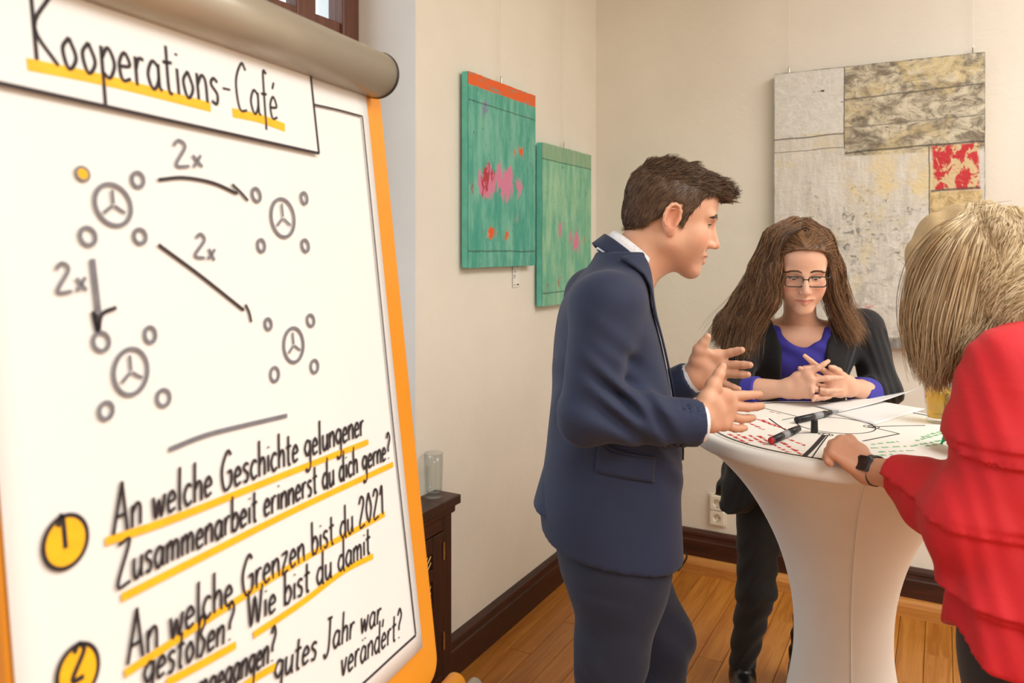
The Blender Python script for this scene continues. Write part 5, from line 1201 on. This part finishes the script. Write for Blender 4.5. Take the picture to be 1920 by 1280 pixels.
gl_ = [[(1494, 430, 2.42), (1466, 448, 2.40), (1452, 500, 2.41), (1445, 560, 2.43), (1415, 610, 2.45), (1405, 655, 2.44)], [(1488, 424, 2.47), (1452, 448, 2.46), (1428, 505, 2.48), (1408, 565, 2.50), (1378, 615, 2.50), (1366, 655, 2.50)], [(1490, 422, 2.50), (1448, 450, 2.52), (1420, 510, 2.54), (1392, 565, 2.55), (1358, 605, 2.55), (1342, 632, 2.55)]]
gr_ = [[(1508, 430, 2.42), (1532, 450, 2.40), (1549, 500, 2.41), (1553, 550, 2.44), (1572, 590, 2.47), (1592, 622, 2.47)], [(1510, 424, 2.47), (1545, 450, 2.47), (1563, 505, 2.49), (1572, 555, 2.51), (1582, 590, 2.51), (1604, 632, 2.50)], [(1508, 422, 2.50), (1548, 452, 2.53), (1568, 510, 2.56), (1578, 560, 2.58), (1588, 595, 2.58), (1598, 615, 2.57)]]
for gs, nn, rad in ((gl_, 3000, (.030, .034, .040, .046, .040, .018)), (gr_, 2200, (.026, .028, .030, .028, .020, .008))):
    Gp = [[L(*p) for p in g] for g in gs]; mid = [sum(g[i] for g in Gp)/3 for i in range(6)]
    lo, hi = bounds(mid, .07); F = Field(lo, hi, .004); F.chain([A3(p) for p in mid], rad, .02)
    if gs is gl_: F.chain([A3(p) for p in Gp[2][2:]], (.022, .026, .022, .010), .03); F.chain([A3(p) for p in Gp[0][2:]], (.022, .024, .020, .008), .03)
    F.disp(lo, hi, lambda x, y, z: .0012*np.sin(240*y+90*x+30*z)); m_ = field_obj('hair_mass', F, M_HAIRW, ho, 1); k_ = len(m_.data.vertices); rr = rng.uniform(.45, .55, k_); set_colour(m_, np.stack([rr]*3, 1))
    strands('hair_strands', push(F, guide_strands(Gp, nn, .011, .005, 16), .0, .008), rng.uniform(.0005, .0011, nn), M_HAIRW, ho)
# ================================================================== blonde woman in red writing
M_RED = cloth_mat('red_crepe', srgb(208, 24, 36), .7, 1000, .05, .35, .05, .8)
M_TROU = cloth_mat('charcoal_trouser', srgb(36, 35, 38), .85, 1200, .1, .1, .15)
W3 = Person('blonde woman in a red ruffled blouse bending over the table to write', .96, 1.33, 105); L = W3.L; root = W3.root
O = L(1822, 512, 1.60); R = rot(12, 48, 0); NB = L(1925, 628, 1.46); hl = lambda p: (np.array(p)-O) @ R
F = Field((-.20, -.14, -.22), (.15, .14, .145), .003); head_shapes(F, fem=1.0); F.cone((-.022, 0, -.03), hl(NB), .048, .054, .03); head = field_obj('head', F, M_SKIN, root, 1, (R, O))
lf = [[L(*p) for p in f] for f in [[(1593, 826, 1.70), (1574, 824, 1.725), (1562, 838, 1.725), (1562, 852, 1.715)], [(1578, 826, 1.69), (1560, 832, 1.705), (1553, 847, 1.70), (1556, 860, 1.69)], [(1567, 836, 1.675), (1553, 845, 1.685), (1549, 858, 1.68), (1554, 868, 1.675)], [(1562, 850, 1.66), (1553, 856, 1.665), (1552, 864, 1.662), (1558, 869, 1.66)]]]
lt = [L(1612, 848, 1.69), L(1600, 838, 1.715), L(1588, 842, 1.735), L(1577, 850, 1.74)]; lw = (L(1629, 868, 1.655), L(1624, 892, 1.635)); lo, hi = bounds([*lw, *lt]+[p for f in lf for p in f]+[L(1690, 900, 1.56)], .045)
F = Field(lo, hi, .0022); hand(F, lw, lf, lt, .92, (L(1690, 893, 1.56), .034), wr=.024, palm=.0112); HANDF = F; h1 = field_obj('hand', F, M_SKIN, root, 1)
tipw = W3.W(on_z(1765, 831, PZ+.001)); pen_d = L(1800, 782, 1.83)-tipw; pen_d = pen_d/np.linalg.norm(pen_d); gp = tipw+pen_d*.045
rwm = L(1822, 812, 1.76); rf = [[rwm*(1-t_)+gp*t_+np.array(o_) for t_, o_ in zip((.55, .85, .97, 1.0), ((0, 0, .02+.0*i), (.012-.01*i, 0, .028-.008*i), (.012-.012*i, 0, .012-.008*i), (.006-.008*i, .004, -.004-.006*i)))] for i in range(4)]
rf = [[p+np.array([-.014*i, -.010*i, -.002*i]) for p in f] for i, f in enumerate(rf)]; rt = [rwm*.6+gp*.4+np.array([.0, .028, .0]), rwm*.3+gp*.7+np.array([.0, .028, .008]), rwm*.1+gp*.9+np.array([0, .018, .006]), gp+np.array([0, .010, .0])]
rw = (rwm+np.array([.01, .016, .008]), rwm+np.array([-.02, -.012, -.004])); sRt = np.array([.10, -.245, 1.375]); eRt = np.array([.24, -.30, 1.16]); lo, hi = bounds([*rw, *rt]+[p for f in rf for p in f], .05); F = Field(lo, hi, .0024); hand(F, rw, rf, rt, .88, (rwm*.55+eRt*.45, .034), wr=.024); h2 = field_obj('hand', F, M_SKIN, root, 1)
sLt = L(1894, 692, 1.38); eLt = L(1880, 940, 1.355)
F = Field((-.25, -.42, .04), (.45, .30, 1.50), .008); BS = [(.84, 0, 0, .11, .16), (.95, 0, 0, .115, .165), (1.08, .02, -.02, .095, .145), (1.22, .045, -.045, .10, .155), (1.33, .065, -.062, .09, .16), (1.41, .08, -.07, .05, .09)]
F.column(BS, .03); F.cone((.085, -.07, 1.38), NB, .05, .05, .03); limb(F, [sLt, eLt, L(1690, 893, 1.56)], [.045, .040, .034]); limb(F, [sRt, eRt, rwm*.55+eRt*.45], [.045, .040, .032])
kR, kL = np.array([.03, -.10, .50]), np.array([.0, .10, .50]); aR, aL = np.array([-.02, -.11, .1]), np.array([-.05, .11, .1]); hR, hL_ = np.array([0, -.085, .9]), np.array([0, .085, .9])
limb(F, [hR, kR, aR], [.075, .05, .035]); limb(F, [hL_, kL, aL], [.075, .05, .035]); bod = field_obj('torso', F, M_SKIN, root, 1); body = finish_body([bod, head, h1, h2], O, R, (226, 172, 142), 1, 0); add_eyes(W3, root, O, R, (0, 20))
# blouse with tiers and a wide flounced sleeve
Bl = Field((-.28, -.46, .84), (.45, .34, 1.50), .0055)
saw = lambda z: ((z*8.0+.15) % 1.0)
tier = lambda x, y, z: .013*(1-saw(z))**1.5*np.clip((1.36-z)/.1, 0, 1)+.004*np.sin(11*np.arctan2(y, x)+9*z)*np.clip((1.3-z)/.2, 0, 1)
Bl.column([(.86, 0, 0, .150, .205), (.95, 0, 0, .145, .198), (1.08, .02, -.02, .130, .182), (1.22, .045, -.045, .132, .190), (1.33, .065, -.062, .118, .192), (1.40, .080, -.07, .085, .150), (1.44, .095, -.07, .058, .075)], .03, extra=tier)
cuL = L(1688, 893, 1.562); Bl.cone(sLt+np.array([0, -.01, 0]), eLt+np.array([0, 0, .03]), .068, .068, .05); Bl.cone(eLt+np.array([0, 0, -.005]), cuL, .062, .040, .03, cut=True)
dr1, dr2, dr3 = L(1822, 985, 1.36), L(1738, 945, 1.48), L(1712, 920, 1.53); Bl.cone(eLt, dr1, .07, .058, .05); Bl.cone(dr1, dr2, .055, .038, .05); Bl.cone(dr2, dr3, .04, .034, .04); Bl.cone(L(1870, 1000, 1.34), dr1, .06, .055, .05)
Bl.cone(sRt+np.array([0, .01, 0]), eRt, .074, .07, .05); Bl.cone(eRt, rwm*.7+eRt*.3, .07, .05, .04, cut=True)
dv = (cuL-eLt)/np.linalg.norm(cuL-eLt); Bl.cone(cuL-dv*.03, cuL+dv*.03, .036, .036, .003, sub=True)
saw2 = lambda q: (1-((q*8.6+.30) % 1.0))**2
Bl.disp((-.3, -.5, .9), (.5, .4, 1.36), lambda x, y, z: -.009*saw2(z-.10*x+.04*np.sin(7*y))*np.clip((1.34-z)/.06, 0, 1))
Bl.disp((-.3, -.5, .8), (.5, .4, 1.5), lambda x, y, z: .0016*np.sin(38*z+10*np.sin(16*y+12*x))+.002*snoise(x, y, z, 22, 3)); Bl.cutfn(lambda x, y, z: .905+.02*np.sin(6*np.arctan2(y, x))-z)
bl = field_obj('blouse', Bl, M_RED, root, 2)
T_ = Field((-.24, -.28, .04), (.22, .28, 1.0), .0065); T_.column([(.66, 0, 0, .03, .07), (.74, 0, 0, .075, .13), (.82, 0, 0, .12, .175), (.9, 0, 0, .13, .185), (.99, 0, 0, .12, .175)], .02)
for h_, k_, a_ in ((hR, kR, aR), (hL_, kL, aL)): T_.cone(h_+np.array([0, 0, -.02]), k_, .098, .072, .03); T_.cone(k_, a_, .072, .06, .03)
T_.cutfn(lambda x, y, z: .06-z+0*x+0*y); field_obj('trousers', T_, M_TROU, root, 2)
for a_ in (aR, aL): shoe('shoe', (1, .0), a_, M_LEATHER, root)
# watch on the left wrist
wc = (lw[0]+lw[1])/2*.5+L(1650, 884, 1.615)*.5; ax = L(1690, 893, 1.56)-(lw[0]+lw[1])/2; ax /= np.linalg.norm(ax); camdir = W3.W(CAM)-wc; up = np.array([0, 0, 1.])*.30+camdir/np.linalg.norm(camdir); up -= ax*(up@ax); up /= np.linalg.norm(up); sd = np.cross(ax, up)
Mw = Matrix([[ax[i], sd[i], up[i], wc[i]] for i in range(3)]+[[0, 0, 0, 1]])
band = MB(); n = 36; v = []; f = []
for k_ in range(n):
    t_ = 2*math.pi*k_/n
    for (xx, g_) in ((-.010, 0), (.010, 0), (.010, .0025), (-.010, .0025)): v.append((xx, (.0300+g_)*math.cos(t_), (.0262+g_)*math.sin(t_)))
for k_ in range(n):
    for q in range(4): f.append((k_*4+q, k_*4+(q+1) % 4, ((k_+1) % n)*4+(q+1) % 4, ((k_+1) % n)*4+q))
band.add(v, f); wo = band.build('wristwatch', mat('grey_watch_band', srgb(70, 74, 80), .5, .1), root, True); wo.matrix_local = Mw
wf = MB().prism(rounded(-.018, .018, -.0165, .0165, .007), .009, (0, 0, .0255), (1, 0, 0), (0, 1, 0), (0, 0, 1)).build('watch_case', mat('watch_case_grey', srgb(86, 98, 110), .3, .05, Metallic=.6), wo, bevel=.0015)
MB().prism(rounded(-.0165, .0165, -.015, .015, .006), .0012, (0, 0, .0342), (1, 0, 0), (0, 1, 0), (0, 0, 1)).build('watch_screen', mat('watch_glass_black', srgb(8, 9, 12), .08, .02), wo)
# hair: bob hanging forward over the face
M_HAIRB = hair_mat('blonde_highlighted_hair', [srgb(142, 114, 80), srgb(206, 178, 134), srgb(234, 214, 178)])
F = Field(*bounds([L(1815, 520, 1.62)], .30), .004); F.ell(L(1824, 508, 1.625), (.104, .104, .106), .02); F.ell(L(1782, 575, 1.63), (.076, .076, .11), .05); F.cone(L(1752, 600, 1.63), L(1755, 685, 1.64), .055, .022, .05); F.cone(L(1800, 590, 1.62), L(1795, 655, 1.63), .062, .024, .05); F.cone(L(1860, 540, 1.58), L(1855, 590, 1.57), .06, .03, .05)
Hc = O+R @ np.array([-.012, 0, .05]); F.ell(Hc, (.106, .092, .095), .03, rot=R); F.ell(O, (.07, .097, .06), .04, rot=R); F.cone(O+R @ np.array([-.06, 0, .0]), L(1905, 575, 1.50), .075, .05, .04); F.cone(O+R @ np.array([-.07, 0, .0]), L(1925, 606, 1.46), .075, .058, .04); F.disp((-1, -1, 1), (1, 1, 2), lambda x, y, z: .003*np.sin(120*y+60*x+2*np.sin(30*z))); ho = field_obj('hair', F, M_HAIRB, root, 1); k_ = len(ho.data.vertices); rr = rng.uniform(.45, .55, k_); set_colour(ho, np.stack([rr]*3, 1)); HB = F
V, Q = F.mesh(); G_ = np.gradient(F.F, F.h); ii = np.clip(((V-F.lo)/F.h).round().astype(int), 0, np.array(F.n)-1); Nn = np.stack([g[ii[:, 0], ii[:, 1], ii[:, 2]] for g in G_], 1); Nn /= np.linalg.norm(Nn, axis=1)[:, None]+1e-9
fl_b = lambda p: np.stack([.15+0*p[:, 0], .1*np.sin(p[:, 1]*50), -1+0*p[:, 0]], 1)
strands('hair_strands', fur(V, Nn, (V[:, 2] > 1.40) & (V[:, 0] < np.median(V[:, 0])-.03), 3500, fl_b, (.04, .07), .02, 0), .0007, M_HAIRB, ho)
def dd(x): return 1.497+.11*((x-1815)/118)**2
gd = [[(1846, 401), (1768, 420), (1712, 482), (1693, 560), (1697, 630), (1716, 682)], [(1846, 402), (1785, 430), (1738, 500), (1716, 580), (1726, 650), (1742, 706)], [(1848, 402), (1805, 440), (1772, 520), (1752, 600), (1752, 660), (1757, 712)], [(1850, 402), (1830, 446), (1805, 530), (1788, 610), (1784, 660), (1772, 702)], [(1853, 402), (1858, 446), (1840, 530), (1822, 600), (1812, 645), (1800, 680)], [(1856, 402), (1890, 436), (1886, 510), (1862, 575), (1840, 620), (1822, 655)], [(1860, 403), (1918, 430), (1930, 500), (1905, 560), (1880, 590), (1856, 620)], [(1862, 404), (1940, 436), (1965, 500), (1945, 560), (1915, 590), (1890, 606)], [(1866, 405), (1960, 440), (2000, 510), (1985, 560), (1955, 595), (1925, 612)]]
Gp = [[L(x+10*(j < 2)*(i > 0), y+(14*max(0, i-3) if j > 5 else 0)+4, 1.62 if i == 0 else (dd(x)+.03*(i > 3)*(i-3)/2) if j < 5 else 1.50-.035*max(0, i-2)/3) for i, (x, y) in enumerate(g)] for j, g in enumerate(gd)]
Ps = push(HB, guide_strands(Gp, 7500, .007, .005, 18), .0, .006); strands('hair_strands', Ps, rng.uniform(.0006, .0013, len(Ps)), M_HAIRB, ho)
# green felt pen in her right hand
gpn = tag(empty('felt_pen', cw(0, 0, 0)), 'green felt pen held in the blonde woman\'s hand', 'pen'); gpn.location = [float(q) for q in on_z(1765, 831, PZ+.001)]
Rz = Matrix.Rotation(TH+W3.phi, 3, 'Z'); dw = np.array(Rz) @ pen_d; M_GRN = mat('green_plastic', srgb(40, 190, 120), .4, .05)
def seg(a, ra, b, rb, name, m_): MB().tube([dw*a, dw*b], [ra, rb], 16).build(name, m_, gpn, True)
seg(0, .0022, .012, .0035, 'nib', M_GRN); seg(.0115, .0055, .030, .0075, 'green_collar', M_GRN); seg(.0295, .0088, .125, .0088, 'barrel', M_BLACK)
